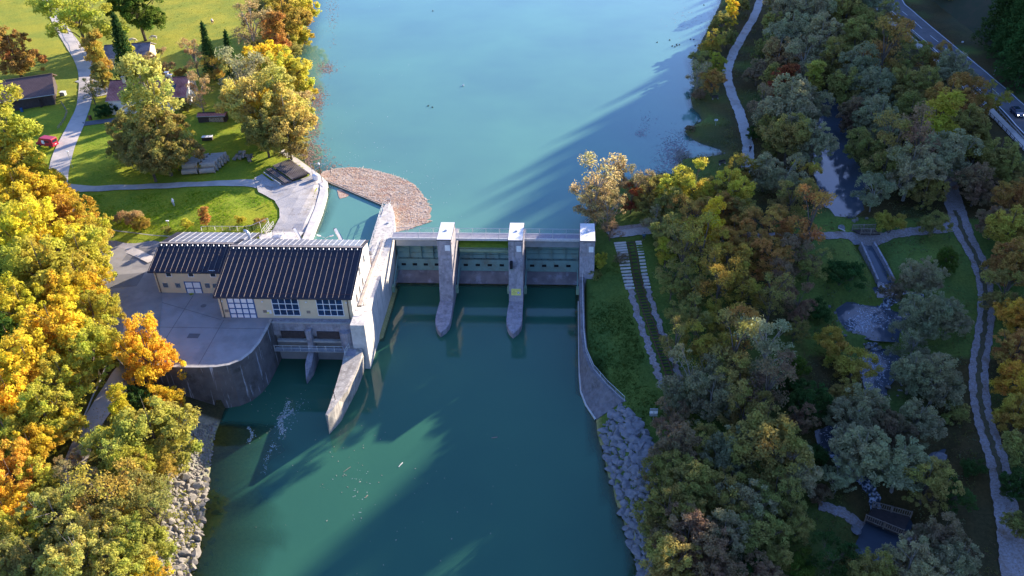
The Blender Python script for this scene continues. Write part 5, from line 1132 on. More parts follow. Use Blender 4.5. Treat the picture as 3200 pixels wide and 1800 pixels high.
def bench(px, py, rz, label):
    p = g(px, py); t = thing('park_bench', label, 'bench', tuple(p+Vector((0,0,.05)))); t.rotation_euler.z = rz
    MB().box(-.9,.9,-.25,.2,.42,.47).build('seat', 'wood_dark', t, local=True); MB().obox((0,.27,.72), (1.8,.05,.42), rx=-.15).build('backrest', 'wood_dark', t, local=True)
    for s in (-.7, .7): MB().box(s-.05,s+.05,-.22,.28,0,.42).build('leg', 'concrete', t, local=True)
bench(1799, 250, .3, 'dark wooden bench on the shore grass left of the reservoir path'); bench(1817, 414, .5, 'weathered wooden bench on the small lawn below the inlet')
p = g(324, 967); t = thing('picnic_bench', 'pale wooden bench under the golden maple beside the service road', 'bench', tuple(p))
MB().obox(p+Vector((0,0,.6)), (1.6,.5,.08), rz=-.4).build('seat', 'wood', t)
for s in (-.6, .6): MB().obox(p+Vector((s*.92,-s*.39,.3)), (.1,.4,.6), rz=-.4).build('leg', 'wood', t)
p = g(2421, 108); tag(MB().obox(p+Vector((0,0,.3)), (.5,.3,.35)).tube([tuple(p), tuple(p+Vector((0,0,.2)))], .05, 5).build('marker_post', 'paint_white'), 'small white marker on the slope beyond the guard rail', 'marker')
p = g(2500, 188); tag(MB().tube([tuple(p), tuple(p+Vector((0,0,2.0)))], .07, 6).box(p.x-.1,p.x+.1,p.y-.05,p.y+.05,p.z+1.8,p.z+2.1).build('marker_post', 'galv'), 'grey roadside post beyond the guard rail, lower right of the white marker', 'marker')
# slatted landing below the retaining wall
a = g(474, 1034); t = thing('slipway', 'small slatted wooden slipway in the shade below the retaining wall', 'slipway', tuple(a))
A_, B_, C_ = Vector(at(474,1032,-6.3)), Vector(at(531,1056,-7.6)), Vector(at(468,1052,-6.5))
d1 = B_-A_; d2 = C_-A_
for f in (0, 1): MB().beam(A_+d2*f, B_+d2*f, .2, .22).build('beam', 'wood', t)
for i in range(11): MB().beam(A_+d1*(i+.5)/11, A_+d1*(i+.5)/11+d2, .2, .06).build('slat', 'wood', t)

# ------------------------------------------------------------------ riprap
def scatter(P, n, kind, s0, s1, label, group, seed, dz, mind=.75, name='boulder'):
    rs = random.Random(seed); W_ = [tuple(g(*q)[:2]) for q in P]; xs = [p[0] for p in W_]; ys = [p[1] for p in W_]; out = []; tries = 0
    while len(out) < n and tries < 20000:
        tries += 1; x = rs.uniform(min(xs), max(xs)); y = rs.uniform(min(ys), max(ys))
        if not inpoly(x, y, W_): continue
        s = rs.uniform(s0, s1)
        if any((x-a)**2+(y-b)**2 < (mind*(s+c))**2 for a, b, c in out): continue
        out.append((x, y, s)); rock(kind, (x, y, zg(x, y)+dz*s), s, label, group, name, rs)
scatter([(430,1196),(522,1205),(512,1300),(500,1380),(478,1475),(378,1475),(392,1380),(402,1300)], 175, 0, .32, .9, 'pale angular boulder in the sunlit riprap along the left river bank', 'riprap on the left river bank', 3, .2, .52, 'riprap_boulder')
scatter([(438,1100),(545,1062),(532,1130),(524,1200),(440,1200)], 60, 0, .22, .48, 'small pale stone on the sunlit upper beach below the slipway', 'stones on the upper beach', 5, .25, .8, 'stone')
scatter([(514,1210),(545,1190),(545,1300),(530,1400),(520,1470),(482,1470),(500,1380)] , 26, 0, .4, .85, 'green tinted boulder under the clear shallow water at the left bank', 'submerged boulders at the left bank', 6, -.45, .8, 'submerged_boulder')
scatter([(1508,1086),(1560,1020),(1602,1055),(1648,1125),(1655,1195),(1632,1245),(1624,1330),(1650,1475),(1616,1475),(1579,1320),(1554,1250),(1534,1180)], 165, 1, .55, 1.05, 'bluish grey slab stone paving the shaded right river bank', 'stone paving on the right river bank', 8, .12, .50, 'paving_stone')

# ------------------------------------------------------------------ fish ladder: chute, footbridges, rocks, white water
cl, cr_ = [Vector(at(x, y, z)) for x, y, z in ((2166,608,.5),(2176,630,.1),(2190,660,-.5),(2208,702,-1.3))], [Vector(at(x, y, z)) for x, y, z in ((2198,608,.5),(2211,630,.1),(2228,660,-.5),(2249,702,-1.3))]
for nm, pts, s in (('left', cl, -1), ('right', cr_, 1)):
    mb = MB()
    for a, b_ in zip(pts[:-1], pts[1:]): mb.beam(a-Vector((0,0,.75)), b_-Vector((0,0,.75)), .35, 1.7)
    tag(mb.build('chute_wall', 'concrete_dark'), f'{nm} concrete wall of the narrow fish ladder chute below the wooden bridge', 'wall')
mb = MB()
for a, b_ in zip(cl, cr_): mb.v += [tuple(a-Vector((-.15,0,.85))), tuple(b_-Vector((.15,0,.85)))]
for i in range(3): mb.f.append((2*i, 2*i+2, 2*i+3, 2*i+1))
tag(mb.build('chute_water', 'pond_water'), kind='structure')
def wood_bridge(near, far, h, label, deck=True):
    a, b_ = (g(*q) for q in near); c_, d = (g(*q) for q in far); z = max(a.z, b_.z, c_.z, d.z)+.25
    for v in (a, b_, c_, d): v.z = z
    t = thing('wooden_bridge', label, 'footbridge', (a.x, a.y, z-.3))
    n = 14; mb = MB()
    mb.add([a, b_, d, c_]+[v-Vector((0,0,.2)) for v in (a, b_, d, c_)], [(0,1,2,3),(4,7,6,5),(0,4,5,1),(1,5,6,2),(2,6,7,3),(3,7,4,0)]); mb.build('deck', 'wood_dark', t)
    for p, q in ((a, b_), (c_, d)):
        mb = MB(); L = (q-p).length
        for f in (.18, 1.0): mb.beam(p+Vector((0,0,h*f)), q+Vector((0,0,h*f)), .1, .1)
        k = int(L/.28)
        for i in range(k+1): r = p.lerp(q, i/k); mb.beam(r+Vector((0,0,h*.15)), r+Vector((0,0,h)), .05, .09)
        for f in (0, .5, 1): r = p.lerp(q, f); mb.beam(r-Vector((0,0,.2)), r+Vector((0,0,h+.1)), .14, .14)
        mb.build('railing', 'wood', t)
wood_bridge(((2161,604),(2211,604)), ((2143,581),(2199,581)), 1.1, 'small wooden footbridge carrying the cross path over the fish ladder')
wood_bridge(((2172,1322),(2264,1362)), ((2193,1279),(2285,1316)), 1.1, 'dark slatted wooden footbridge deep in the shade at lower right')
mb = MB(); rs_ = np.random.RandomState(4)
def foam(px, py, sx, sy, n, dz):
    for _ in range(n):
        q = g(px+rs_.randn()*sx, py+rs_.randn()*sy)
        inside = [P for P, wz in PONDS if inpoly(q.x, q.y, P)]
        if not inside: continue
        wz = [w for P, w in PONDS if P is inside[0]][0]; q = at(*pr((q.x, q.y, q.z))[:2], wz); a = rs_.uniform(0, 6.28); mb.obox((q[0], q[1], wz+.02), (rs_.uniform(.1,.5), .07, .03), rz=a)
foam(2180,800,26,14,240,0); foam(2240,722,20,6,90,0); foam(2200,930,24,26,220,0); foam(2160,820,20,10,160,0); foam(2095,1095,18,16,50,0)
tag(mb.build('white_water', 'foam'), 'streaks of white water in the fish ladder pools', 'white water', kind='stuff')
for (P, lab) in (([(2100,742),(2300,752),(2300,775),(2100,770)], 'dark mossy boulder on the rim between the upper fish ladder pools'), ([(2200,770),(2230,775),(2260,850),(2225,840)], 'rock crossing the middle pool of the fish ladder'), ([(2180,860),(2260,850),(2250,880),(2180,885)], 'rock between the middle and the lower fish ladder pools'), ([(2170,905),(2260,890),(2240,1000),(2190,1000)], 'pale rock standing in the lower fish ladder pool'), ([(2050,1130),(2110,1130),(2120,1170),(2050,1160)], 'rock below the small dark pool under the trees'), ([(2120,545),(2180,548),(2180,572),(2130,570)], 'brown boulder at the pond outlet above the wooden bridge'), ([(1745,350),(1822,385),(1826,400),(1740,352)], 'small stone lining the inlet by the reservoir path')):
    scatter(P, 5, 0, .3, .62, lab, lab.replace(' boulder', ' boulders').replace('rock ', 'rocks '), len(lab), .3, .7)
for px, py, s, lab in ((2118,575,.8,'large flat boulder in the grass left of the wooden bridge'), (2152,612,.9,'flat boulder below the left end of the wooden bridge'), (2365,1158,1.0,'pale boulder in the undergrowth left of the gravel track'), (2150,1335,.8,'flat pale boulder left of the dark wooden footbridge')): rock(1, g(px, py)+Vector((0,0,.25)), s, lab)
log(2117,577,1.5,2.3,'whitish log on the grass by the wooden bridge', z=1.1, m='concrete_pale', r=.12)
# dead brush heap at the inlet
mb = MB(); c = at(1712, 400, 0)
for _ in range(120):
    a = random.gauss(1.1, .5); l = random.uniform(.8, 3); x = c[0]+random.gauss(0, 1.1); y = c[1]+random.gauss(0, 2.0); mb.beam((x, y, random.uniform(.05,.4)), (x+l*math.cos(a), y+l*math.sin(a), random.uniform(.1,.9)), .05, .05)
tag(mb.build('brush_heap', 'bark_pale'), 'heap of dead pale branches in the water at the inlet', 'brush', kind='stuff')

# ------------------------------------------------------------------ trees
def leaves_mesh(C, R, per, size, seed, out=None, squash=1.0, flat=0.0, name='crown'):
    """many small leaf clusters scattered round clump centres"""
    rs = np.random.RandomState(seed); C = np.array(C); R = np.array(R); n = len(C)
    cen = np.repeat(C, per, 0); rad = np.repeat(R, per)
    d = rs.randn(n*per, 3); d /= np.linalg.norm(d, axis=1)[:, None]; r = rs.rand(n*per)**.45
    pos = cen+d*(rad*r)[:, None]*np.array([1, 1, squash])
    nor = d*.8+rs.randn(n*per, 3)*.6+np.array([0, 0, .35+flat]); nor /= np.linalg.norm(nor, axis=1)[:, None]
    t = np.cross(nor, rs.randn(n*per, 3)); t /= np.linalg.norm(t, axis=1)[:, None]; b = np.cross(nor, t)
    s = (size*(.6+.8*rs.rand(n*per)))[:, None]; asp = (.45+.35*rs.rand(n*per))[:, None]
    V = np.stack([pos-t*s, pos-b*s*asp, pos+t*s, pos+b*s*asp], 1).reshape(-1, 3)
    m = n*per; me = bpy.data.meshes.new(name)
    me.vertices.add(m*4); me.vertices.foreach_set('co', V.ravel()); me.loops.add(m*4); me.loops.foreach_set('vertex_index', np.arange(m*4)); me.polygons.add(m)
    me.polygons.foreach_set('loop_start', np.arange(m)*4); me.polygons.foreach_set('loop_total', np.full(m, 4)); me.update(calc_edges=True)
    clump = np.repeat(rs.rand(n), per); tone = np.clip(.25+.5*(.55*clump+.45*rs.rand(m))+.15*(rs.rand(m) > .9), 0, 1)
    a = me.attributes.new('tone', 'FLOAT', 'POINT'); a.data.foreach_set('value', np.repeat(tone, 4).astype(np.float32))
    me.materials.append(MT['leaf']); return me
def tree_proto(kind, seed):
    rs = np.random.RandomState(seed); mb = MB(); C = []; R = []; per = 45; size = .2; lobes = []
    if kind == 'round':
        H = 9.0; ncl = 230; per = 78; size = .135
        lobes = [(np.array([0, 0, 6.9]), 2.1), (np.array([0, 0, 4.2]), 2.6)]
        for i in range(9):
            a = i*2.4+rs.rand()*.8; q = 1.5+rs.rand()*1.2; lobes.append((np.array([q*math.cos(a), q*math.sin(a), 2.3+rs.rand()*4.4]), 1.3+rs.rand()*.8))
    elif kind == 'tall':
        H = 12; ncl = 170; per = 62; size = .14
        for i in range(8):
            a = i*2.4+rs.rand(); z = 2.2+i*1.1; q = .9*(1-i/14)*rs.rand()+.3; lobes.append((np.array([q*math.cos(a), q*math.sin(a), z]), 1.55*(1-.055*i)+.3*rs.rand()))
    elif kind == 'airy':
        H = 10; ncl = 170; per = 52; size = .125
        for i in range(11):
            a = i*2.4+rs.rand(); q = 1.2+rs.rand()*2.2; lobes.append((np.array([q*math.cos(a), q*math.sin(a), 2.2+rs.rand()*6.2]), .9+rs.rand()*.8))
    elif kind == 'bush':
        H = 3.6; ncl = 95
        for i in range(7):
            a = i*2.4+rs.rand(); q = .7+rs.rand()*1.1; lobes.append((np.array([q*math.cos(a), q*math.sin(a), 1.0+rs.rand()*1.5]), .9+rs.rand()*.45))
        size = .105; per = 75
    elif kind == 'thin':
        H = 9; ncl = 110; per = 32; size = .11
        for i in range(12):
            a = i*2.4+rs.rand(); q = .6+rs.rand()*1.9; lobes.append((np.array([q*math.cos(a), q*math.sin(a), 2.5+rs.rand()*5.8]), .6+rs.rand()*.6))
    if kind == 'spruce':
        H = 14; size = .2
        mb.tube([(0,0,-.4),(0,0,6),(0,0,13.6)], [.24,.15,.03], 6)
        for k in range(21):
            z = 1.6+k*.58; L = 3.0*(1-z/14.4)**.85; nb = 9
            for j in range(nb):
                a = 2*math.pi*(j+rs.rand()*.6)/nb+k; LL = L*(.75+.45*rs.rand())
                for f in (.35, .65, .95): C.append((LL*f*math.cos(a), LL*f*math.sin(a), z-.35*LL*f+.1)); R.append(.24+.13*LL*(1-f*.5))
        C.append((0,0,13.7)); R.append(.25); me = leaves_mesh(C, R, 22, .14, seed, flat=.3)
    else:
        for k in range(ncl):
            c, r = lobes[rs.randint(len(lobes))]; d = rs.randn(3); d[2] = abs(d[2])*.9-.25; d /= np.linalg.norm(d)
            C.append(c+d*r*(.75+.35*rs.rand())); R.append(.34+.4*rs.rand()*(1 if kind != 'bush' else .6))
        me = leaves_mesh(C, R, per, size, seed, squash=.8)
        z0 = min(c[0][2] for c in lobes); tr_ = .24 if kind in ('round',) else (.16 if kind != 'bush' else .07)
        top = .72*H
        if kind != 'bush': mb.tube([(0,0,-.5),(.08,0,H*.2),(-.06,.08,H*.45),(.05,0,top)], [tr_*1.25, tr_, tr_*.7, tr_*.25], 7)
        for i, (c, r) in enumerate(lobes):
            z = max(.1, min(c[2]*.55, top*.8)) if kind != 'bush' else .1
            mid = (c[0]*.45, c[1]*.45, lerp(z, c[2], .6)); mb.tube([(0,0,z), mid, tuple(c), (c[0]*1.15, c[1]*1.15, c[2]+r*.7)], [tr_*.5, tr_*.35, tr_*.22, tr_*.08], 5)
            for _ in range(5 if kind in ('thin', 'airy') else 3):
                d = rs.randn(3); d[2] = abs(d[2]); d /= np.linalg.norm(d); mb.tube([tuple(c*.8+np.array([0,0,z*.1])), tuple(c+d*r*1.15)], [tr_*.16, tr_*.05], 4, cap=False)
    co = np.zeros(len(me.vertices)*3); me.vertices.foreach_get('co', co); co = co.reshape(-1, 3)
    Wd = np.percentile(co[:,0], 98)-np.percentile(co[:,0], 2); Ht = np.percentile(co[:,2], 99.5)
    return dict(crown=me, trunk=mb, W=Wd, H=Ht, kind=kind)
PROT = {}
for kind, n in (('round', 4), ('tall', 3), ('airy', 3), ('bush', 3), ('thin', 3), ('spruce', 2)):
    PROT[kind] = []
    for i in range(n):
        d = tree_proto(kind, 11*i+len(kind)); tm = {}
        o = d['trunk'].build('trunk', 'bark', local=True); d['tmesh'] = o.data; bpy.data.objects.remove(o)
        m2 = d['tmesh'].copy(); m2.materials.clear(); m2.materials.append(MT['bark_pale']); d['tpale'] = m2
        PROT[kind].append(d)
CN = {'Y': ('bright yellow', (.74,.58,.055)), 'YG': ('yellow-green', (.54,.50,.07)), 'LG': ('lime green', (.46,.46,.09)), 'G': ('mid green', (.11,.18,.03)), 'DG': ('dark green', (.07,.13,.035)),
      'OR': ('orange', (.68,.42,.06)), 'GD': ('golden', (.74,.52,.05)), 'OL': ('olive', (.36,.32,.09)), 'GR': ('grey-green', (.37,.35,.18)), 'TN': ('tan', (.40,.30,.13)), 'PT': ('pale straw', (.54,.42,.18)),
      'BR': ('brown', (.31,.22,.12)), 'RU': ('rust red', (.30,.10,.04)), 'WL': ('pale willow green', (.54,.48,.12)), 'DO': ('dull orange', (.50,.30,.08)), 'DY': ('dull yellow', (.48,.37,.07))}
NM = {'round': ('broadleaf_tree', 'round broad tree', 'tree'), 'tall': ('slender_tree', 'tall slender tree', 'tree'), 'airy': ('open_crowned_tree', 'loose open-crowned tree', 'tree'), 'bush': ('bush', 'bush', 'bush'), 'thin': ('sparse_tree', 'thin half-bare tree', 'tree'), 'spruce': ('spruce_tree', 'pointed spruce', 'tree')}
ORD = ['topmost', 'second', 'third', 'fourth', 'fifth', 'sixth', 'seventh', 'eighth', 'ninth', 'tenth', 'eleventh', 'twelfth']; NS = {'round': 'round tree', 'tall': 'slender tree', 'airy': 'loose-crowned tree', 'thin': 'half-bare tree', 'spruce': 'spruce', 'bush': 'bush'}
BIG = {'left of the reservoir path': .98, 'in the yellow wood at the left edge': 1.22, 'in the dark wood at lower right': 1.15, 'in the wood left of the highway': 1.2, 'in the golden grove beside the rail track': 1.1, 'on the oval lawn': 1.0, 'on the slope beyond the highway': 1.1, 'on the left shore of the reservoir': 1.25, 'around the houses at upper left': 1.05}
TREES = []; trnd = random.Random(21)
def plant(region, rows):
    for row in rows:
        cx, cy, w, ck, kind = row[:5]; ratio = row[5] if len(row) > 5 else None; extra = row[6] if len(row) > 6 else ''
        TREES.append([region, cx, cy, w, ck, kind, ratio, extra])
def do_trees():
    keys = {}
    for T in TREES: keys.setdefault((T[0], T[4], T[5]) if not T[7] else ('x', T[7]), []).append(T)
    for T in TREES:
        region, cx, cy, w, ck, kind, ratio, extra = T
        d = trnd.choice(PROT[kind]); s = 1.0
        ratio = ratio or {'round': .95, 'tall': 1.0, 'airy': .95, 'bush': 1.0, 'thin': 1.0, 'spruce': 1.0}[kind]
        z = 0.0
        for _ in range(8):
            zc = z+d['H']*s*ratio*(.56 if kind != 'bush' else .45); p = at(cx, cy, zc); px_, py_, dep = pr((p[0], p[1], zc)); sc = FPX/KS/dep
            s = w/sc/d['W']*BIG.get(region, 1.12); z = zg(p[0], p[1])
        nm, desc, cat = NM[kind]; cname, col = CN[ck]
        root = bpy.data.objects.new(nm, None); COL.objects.link(root); root.location = (p[0], p[1], z-.1); root.empty_display_size = .5
        root.scale = (s, s, s*ratio); root.rotation_euler.z = trnd.uniform(0, 6.28)
        f = trnd.uniform(.85, 1.15); c = (col[0]*f*trnd.uniform(.9, 1.1), col[1]*f, col[2]*f, 1)
        cr = bpy.data.objects.new('crown', d['crown']); COL.objects.link(cr); cr.parent = root; cr.color = c
        tr = bpy.data.objects.new('stems' if kind == 'bush' else 'trunk', d['tpale'] if ck in ('PT', 'GR', 'WL', 'TN') else d['tmesh']); COL.objects.link(tr); tr.parent = root
        grp = keys[(region, ck, kind) if not extra else ('x', extra)]
        if extra: lab = extra
        else:
            lab = f'{cname} {desc} {region}'
            if len(grp) > 1:
                o_ = sorted(grp, key=lambda t: t[2]); k = o_.index(T); 
                if k == len(o_)-1: ow = 'lowest'
                elif k < len(ORD): ow = ORD[k]
                else: ow = f'number {k+1} from top'
                lab = f'{ow} {cname} {desc.split()[-1] if cat == "bush" else NS[kind]} {region}'
        tag(root, lab, cat, f"{'bushes' if kind == 'bush' else 'trees'} {region}")
plant('in the yellow wood at the left edge', [
 (25,345,95,'YG','tall',.9),(15,420,110,'Y','round'),(75,445,95,'GD','round'),(50,500,130,'GD','round'),(135,490,85,'Y','round'),(165,540,110,'OR','round'),(225,585,85,'YG','round'),(95,590,150,'Y','round'),
 (25,585,110,'YG','round'),(205,650,120,'YG','round'),(110,690,150,'YG','round'),(40,700,90,'G','round'),(245,715,75,'Y','airy'),(180,745,120,'GD','round'),(60,780,150,'Y','round'),(235,790,95,'YG','round'),(140,840,140,'Y','round'),
 (25,860,120,'G','round'),(225,880,120,'YG','round'),(75,920,150,'GD','round'),(160,955,120,'YG','round'),(30,1010,130,'GD','round'),(110,1040,120,'YG','round'),(165,1060,70,'Y','round'),(20,1100,110,'YG','round'),(80,1130,100,'GD','round'),
 (30,1200,130,'OR','round'),(95,1210,90,'YG','round'),(15,1290,100,'GD','round'),(130,760,60,'G','round'),(60,640,80,'YG','round'),(200,590,60,'YG','round'),(165,640,60,'OR','round'),(265,860,60,'YG','round')])
plant('in the thicket left of the river', [
 (370,888,128,'GD','round',1.3,'golden maple standing alone in front of the yard wall'),(300,1020,48,'Y','tall',1.0,'slim yellow young tree leaning over the service road'),(335,1002,62,'DG','round',.9,'dark green bush under the golden maple'),
 (400,1010,90,'GD','round',.7),(445,1040,52,'Y','bush',1.3),(385,1090,150,'LG','round'),(300,1130,115,'LG','airy'),(330,1190,120,'YG','round'),(430,1140,90,'LG','airy'),(250,1105,70,'YG','round',.7),(385,1200,110,'DY','airy'),
 (265,1250,110,'DY','thin'),(180,1165,60,'TN','airy'),(180,1230,95,'TN','airy'),(385,1280,90,'OL','thin'),(320,1290,120,'OL','airy'),(140,1300,130,'WL','round'),(240,1330,130,'WL','round'),(60,1340,120,'YG','round'),(335,1370,140,'LG','round'),
 (200,1410,150,'WL','round'),(90,1410,140,'OL','round'),(20,1420,110,'WL','round'),(290,1440,130,'LG','round'),(370,1430,80,'Y','airy'),(140,1460,100,'YG','round'),(455,1085,34,'OL','bush'),(470,1130,24,'LG','bush',.6)])
plant('around the houses at upper left', [
 (190,35,165,'YG','airy',.85,'large yellow-green oak over the road at the upper left'),(345,22,120,'G','round',.95,'dark green oak standing alone in the pasture'),(30,128,100,'DO','round',.95,'brown-gold round tree left of the road above the barn'),
 (240,145,58,'DY','tall'),(312,132,52,'DG','spruce',1.1),(325,155,46,'YG','tall'),(355,165,40,'OL','airy'),(400,162,58,'TN','airy'),(252,190,40,'OL','tall',.8),(228,225,46,'OL','thin',.8,'small loose pine beside the road left of the house'),
 (385,262,128,'WL','tall',.9,'tall pale birch in front of the red-roofed house'),(340,335,120,'OL','round'),(405,350,140,'OL','round'),(440,330,85,'DY','airy'),(375,395,100,'OL','round'),(440,390,60,'YG','airy'),(500,232,58,'TN','thin',1.0,'brown half-bare tree at the right gable of the house'),(325,365,60,'OL','airy'),
 (488,138,52,'TN','thin'),(522,122,34,'DG','spruce',1.2),(545,170,62,'DY','airy'),(580,145,34,'DG','spruce',1.2),(455,185,30,'DO','bush'),(85,322,26,'DO','bush',.9,'reddish shrub on the dark lawn above the red van'),(270,280,40,'DG','bush',.8),(470,265,40,'OL','bush')])
plant('on the left shore of the reservoir', [
 (632,75,72,'TN','thin'),(692,92,44,'DO','tall',.8),(735,130,40,'OL','bush'),(752,105,34,'DY','bush'),(715,50,90,'DY','round'),(745,15,80,'YG','round'),(680,20,70,'OL','round'),(745,75,50,'YG','round'),(672,120,50,'OL','airy'),
 (672,155,80,'Y','round'),(715,180,85,'YG','round'),(635,205,85,'OL','airy'),(605,200,70,'GR','thin'),(695,245,120,'WL','round'),(640,262,120,'WL','round'),(745,215,60,'YG','round'),(720,305,110,'WL','round'),(660,290,52,'GD','tall',.9),(740,265,70,'PT','airy'),
 (665,335,80,'OL','round'),(725,350,80,'OL','airy',.7)])
plant('on the oval lawn', [(300,550,34,'TN','bush'),(325,548,44,'TN','bush'),(360,566,38,'DY','bush'),(468,565,32,'YG','bush'),(513,540,24,'DO','tall',.7),(602,552,22,'YG','bush',1.1),(421,578,24,'OL','bush'),(655,556,28,'DO','bush',.6),(240,533,18,'YG','bush')])
plant('on the right bank behind the end pier', [
 (1500,465,86,'PT','thin',1.0),(1500,505,90,'PT','airy',.8),(1556,440,36,'PT','tall',.9),(1438,495,52,'PT','airy',.6),(1530,530,70,'TN','thin',.8),(1535,575,44,'BR','thin',.7),(1588,500,50,'RU','airy'),(1600,465,52,'TN','thin'),(1635,475,70,'OL','airy'),(1640,510,70,'OL','round',.7),
 (1690,475,90,'YG','round'),(1748,465,86,'YG','airy'),(1800,485,70,'OL','round'),(1830,480,100,'YG','round'),(1690,520,80,'OL','round'),(1512,660,30,'YG','bush',1.2),(1500,690,28,'OL','bush'),(1560,655,34,'BR','thin',.5)])
plant('in the golden grove beside the rail track', [
 (1745,540,95,'DO','airy'),(1790,560,50,'Y','tall'),(1820,530,80,'DO','round'),(1870,545,75,'OL','airy'),(1935,565,95,'DO','airy'),(1990,500,80,'OL','airy'),(2040,555,85,'DO','thin'),(1690,590,90,'OL','round'),(1675,632,34,'YG','tall',.7),
 (1720,640,90,'OL','thin'),(1770,620,80,'DY','thin'),(1830,640,90,'DY','airy'),(1880,620,90,'DO','airy'),(1945,660,100,'DO','airy'),(2010,640,90,'BR','airy'),(1690,710,70,'OL','airy'),(1745,720,80,'OL','airy'),(1810,710,80,'DY','thin'),(1870,720,90,'DY','airy'),
 (1940,750,80,'OL','thin'),(1700,790,60,'OL','airy'),(1755,800,80,'OL','airy'),(1820,800,90,'DY','airy'),(1880,830,80,'DO','thin'),(1970,700,60,'BR','thin'),(2040,660,70,'OL','airy'),(2010,760,70,'BR','airy'),(2000,830,60,'OL','airy'),(1740,590,70,'DY','airy'),(1850,590,80,'DO','airy'),(1700,860,60,'OL','thin'),(1650,560,60,'GR','airy')])
plant('in the dark wood at lower right', [
 (1770,870,90,'DY','airy'),(1850,880,90,'OL','thin'),(1930,880,110,'GR','thin'),(1740,950,110,'GR','airy'),(1790,1000,110,'GR','round'),(1710,1000,70,'GR','round'),(1860,970,100,'OL','airy'),(1930,970,90,'BR','thin'),(1690,1050,70,'BR','airy'),(1870,1040,90,'OL','airy'),
 (1710,1130,120,'BR','round'),(1690,1190,110,'OL','round'),(1790,1120,80,'OL','airy'),(1850,1140,110,'GR','round'),(1945,1130,160,'OL','round'),(1990,1180,110,'GR','round'),(1740,1230,130,'OL','round'),(1810,1250,120,'OL','round'),(1880,1260,120,'GR','round'),(1950,1240,110,'OL','airy'),
 (1680,1290,130,'OL','round'),(1730,1360,140,'BR','round'),(1820,1350,120,'GR','round'),(1910,1340,110,'OL','round'),(1690,1420,130,'OL','round'),(1790,1440,120,'BR','round'),(1985,1310,90,'OL','round'),(1870,1420,70,'DG','airy'),(2010,1060,70,'BR','airy'),(1990,970,60,'DG','bush'),(1760,1170,80,'OL','airy'),(1960,1400,70,'OL','airy'),(1930,1450,90,'BR','round'),(1660,1340,70,'OL','airy'),(2030,1140,60,'DG','bush')])
plant('along the fish ladder and gravel track', [
 (2042,1010,80,'DG','round'),(2092,868,76,'DY','bush',.95),(2145,930,100,'DY','bush',.8),(2060,780,50,'DG','bush'),(2000,930,60,'G','bush'),(2115,695,88,'DG','bush',.9),(2165,1035,110,'GR','round'),(2130,990,60,'OL','round'),(2240,565,58,'DY','bush',1.1),(2345,572,62,'OL','bush',1.2),
 (2255,720,60,'BR','airy'),(2320,690,90,'GR','round'),(2380,650,50,'G','round'),(2330,780,110,'GR','round'),(2390,800,80,'GR','round'),(2295,940,90,'GR','round'),(2360,950,110,'GR','round'),(2300,860,90,'GR','airy'),(2240,1080,90,'BR','round'),(2310,1060,90,'GR','round'),(2170,1140,120,'GR','round'),(2260,1180,120,'GR','round'),
 (2330,1220,110,'OL','round'),(2400,1240,70,'DG','airy'),(2110,1200,80,'GR','airy'),(2100,1400,90,'DG','airy'),(2200,1440,110,'OL','round'),(2290,1420,120,'GR','round'),(2370,1350,110,'BR','round'),(2400,1430,110,'GR','round'),(2450,1180,50,'DG','bush'),(2020,1420,60,'G','bush'),(2410,1040,60,'OL','bush'),(2050,1240,50,'BR','bush')])
plant('in the wood left of the highway', [
 (1975,-10,76,'OL','round'),(2030,-10,90,'GR','round'),(2110,-10,90,'OL','round'),(2180,-5,80,'GR','round'),(1985,25,80,'GR','round'),(2060,30,90,'GR','round'),(2130,40,85,'OL','round'),(2195,50,80,'OL','airy'),(2255,75,60,'DO','airy'),(1948,66,54,'OL','round'),(1990,85,80,'GR','round'),(2065,95,90,'GR','round'),(2150,105,85,'OL','round'),(2225,125,75,'DO','thin'),
 (1928,118,54,'OL','round'),(1960,140,70,'TN','round'),(2025,145,70,'GR','airy'),(2095,150,80,'OL','round'),(2165,170,90,'GR','round'),(2290,150,80,'OL','airy'),(2340,150,70,'DO','airy'),(1905,180,46,'BR','round'),(1948,200,62,'OL','round'),(2048,192,36,'LG','tall',.7),(1972,215,46,'RU','tall',.7),(1985,265,110,'GR','round'),(2035,270,80,'GR','round'),
 (1918,262,46,'BR','thin'),(1940,318,62,'OL','round'),(1985,345,90,'OL','round'),(2045,355,80,'GR','round'),(2130,225,80,'OL','round'),(2205,225,90,'GR','round'),(2270,225,80,'OL','round'),(2150,290,70,'BR','round'),(2215,300,95,'GR','round'),(2290,290,90,'OL','round'),(2330,225,90,'OL','round'),(2395,185,85,'GR','round'),(2385,260,90,'DO','round'),
 (2440,240,90,'DO','airy'),(2185,370,80,'OL','round'),(2250,370,90,'OL','thin'),(2360,312,76,'YG','tall',.75),(2310,360,80,'BR','thin'),(2430,320,90,'OL','round'),(2490,250,60,'DY','airy'),(2225,430,80,'OL','round'),(2290,430,110,'GR','round'),(2380,390,110,'GR','round'),(2450,400,90,'OL','round'),(2510,400,80,'OL','round'),
 (1872,425,62,'DY','airy'),(1937,372,30,'OL','tall',.8),(1925,430,70,'GR','round'),(1975,445,80,'GR','airy'),(2030,450,60,'DY','airy'),(1855,440,50,'OL','round'),(2200,480,70,'GR','airy'),(2330,480,70,'OL','round'),(2460,460,80,'BR','round'),(1905,338,30,'DG','bush')])
plant('left of the reservoir path', [(1842,30,38,'Y','tall',.8),(1815,60,56,'OL','round'),(1862,12,42,'OL','round'),(1795,105,56,'DY','round'),(1830,95,46,'OL','round'),(1765,150,50,'OL','airy'),(1800,160,50,'YG','round'),(1755,190,44,'GR','thin'),(1792,205,60,'DO','round'),(1760,240,30,'BR','bush'),(1735,323,30,'BR','bush',.6,'round brown reed tuft standing in the water by the small lawn'),(1842,-25,46,'OL','round')])
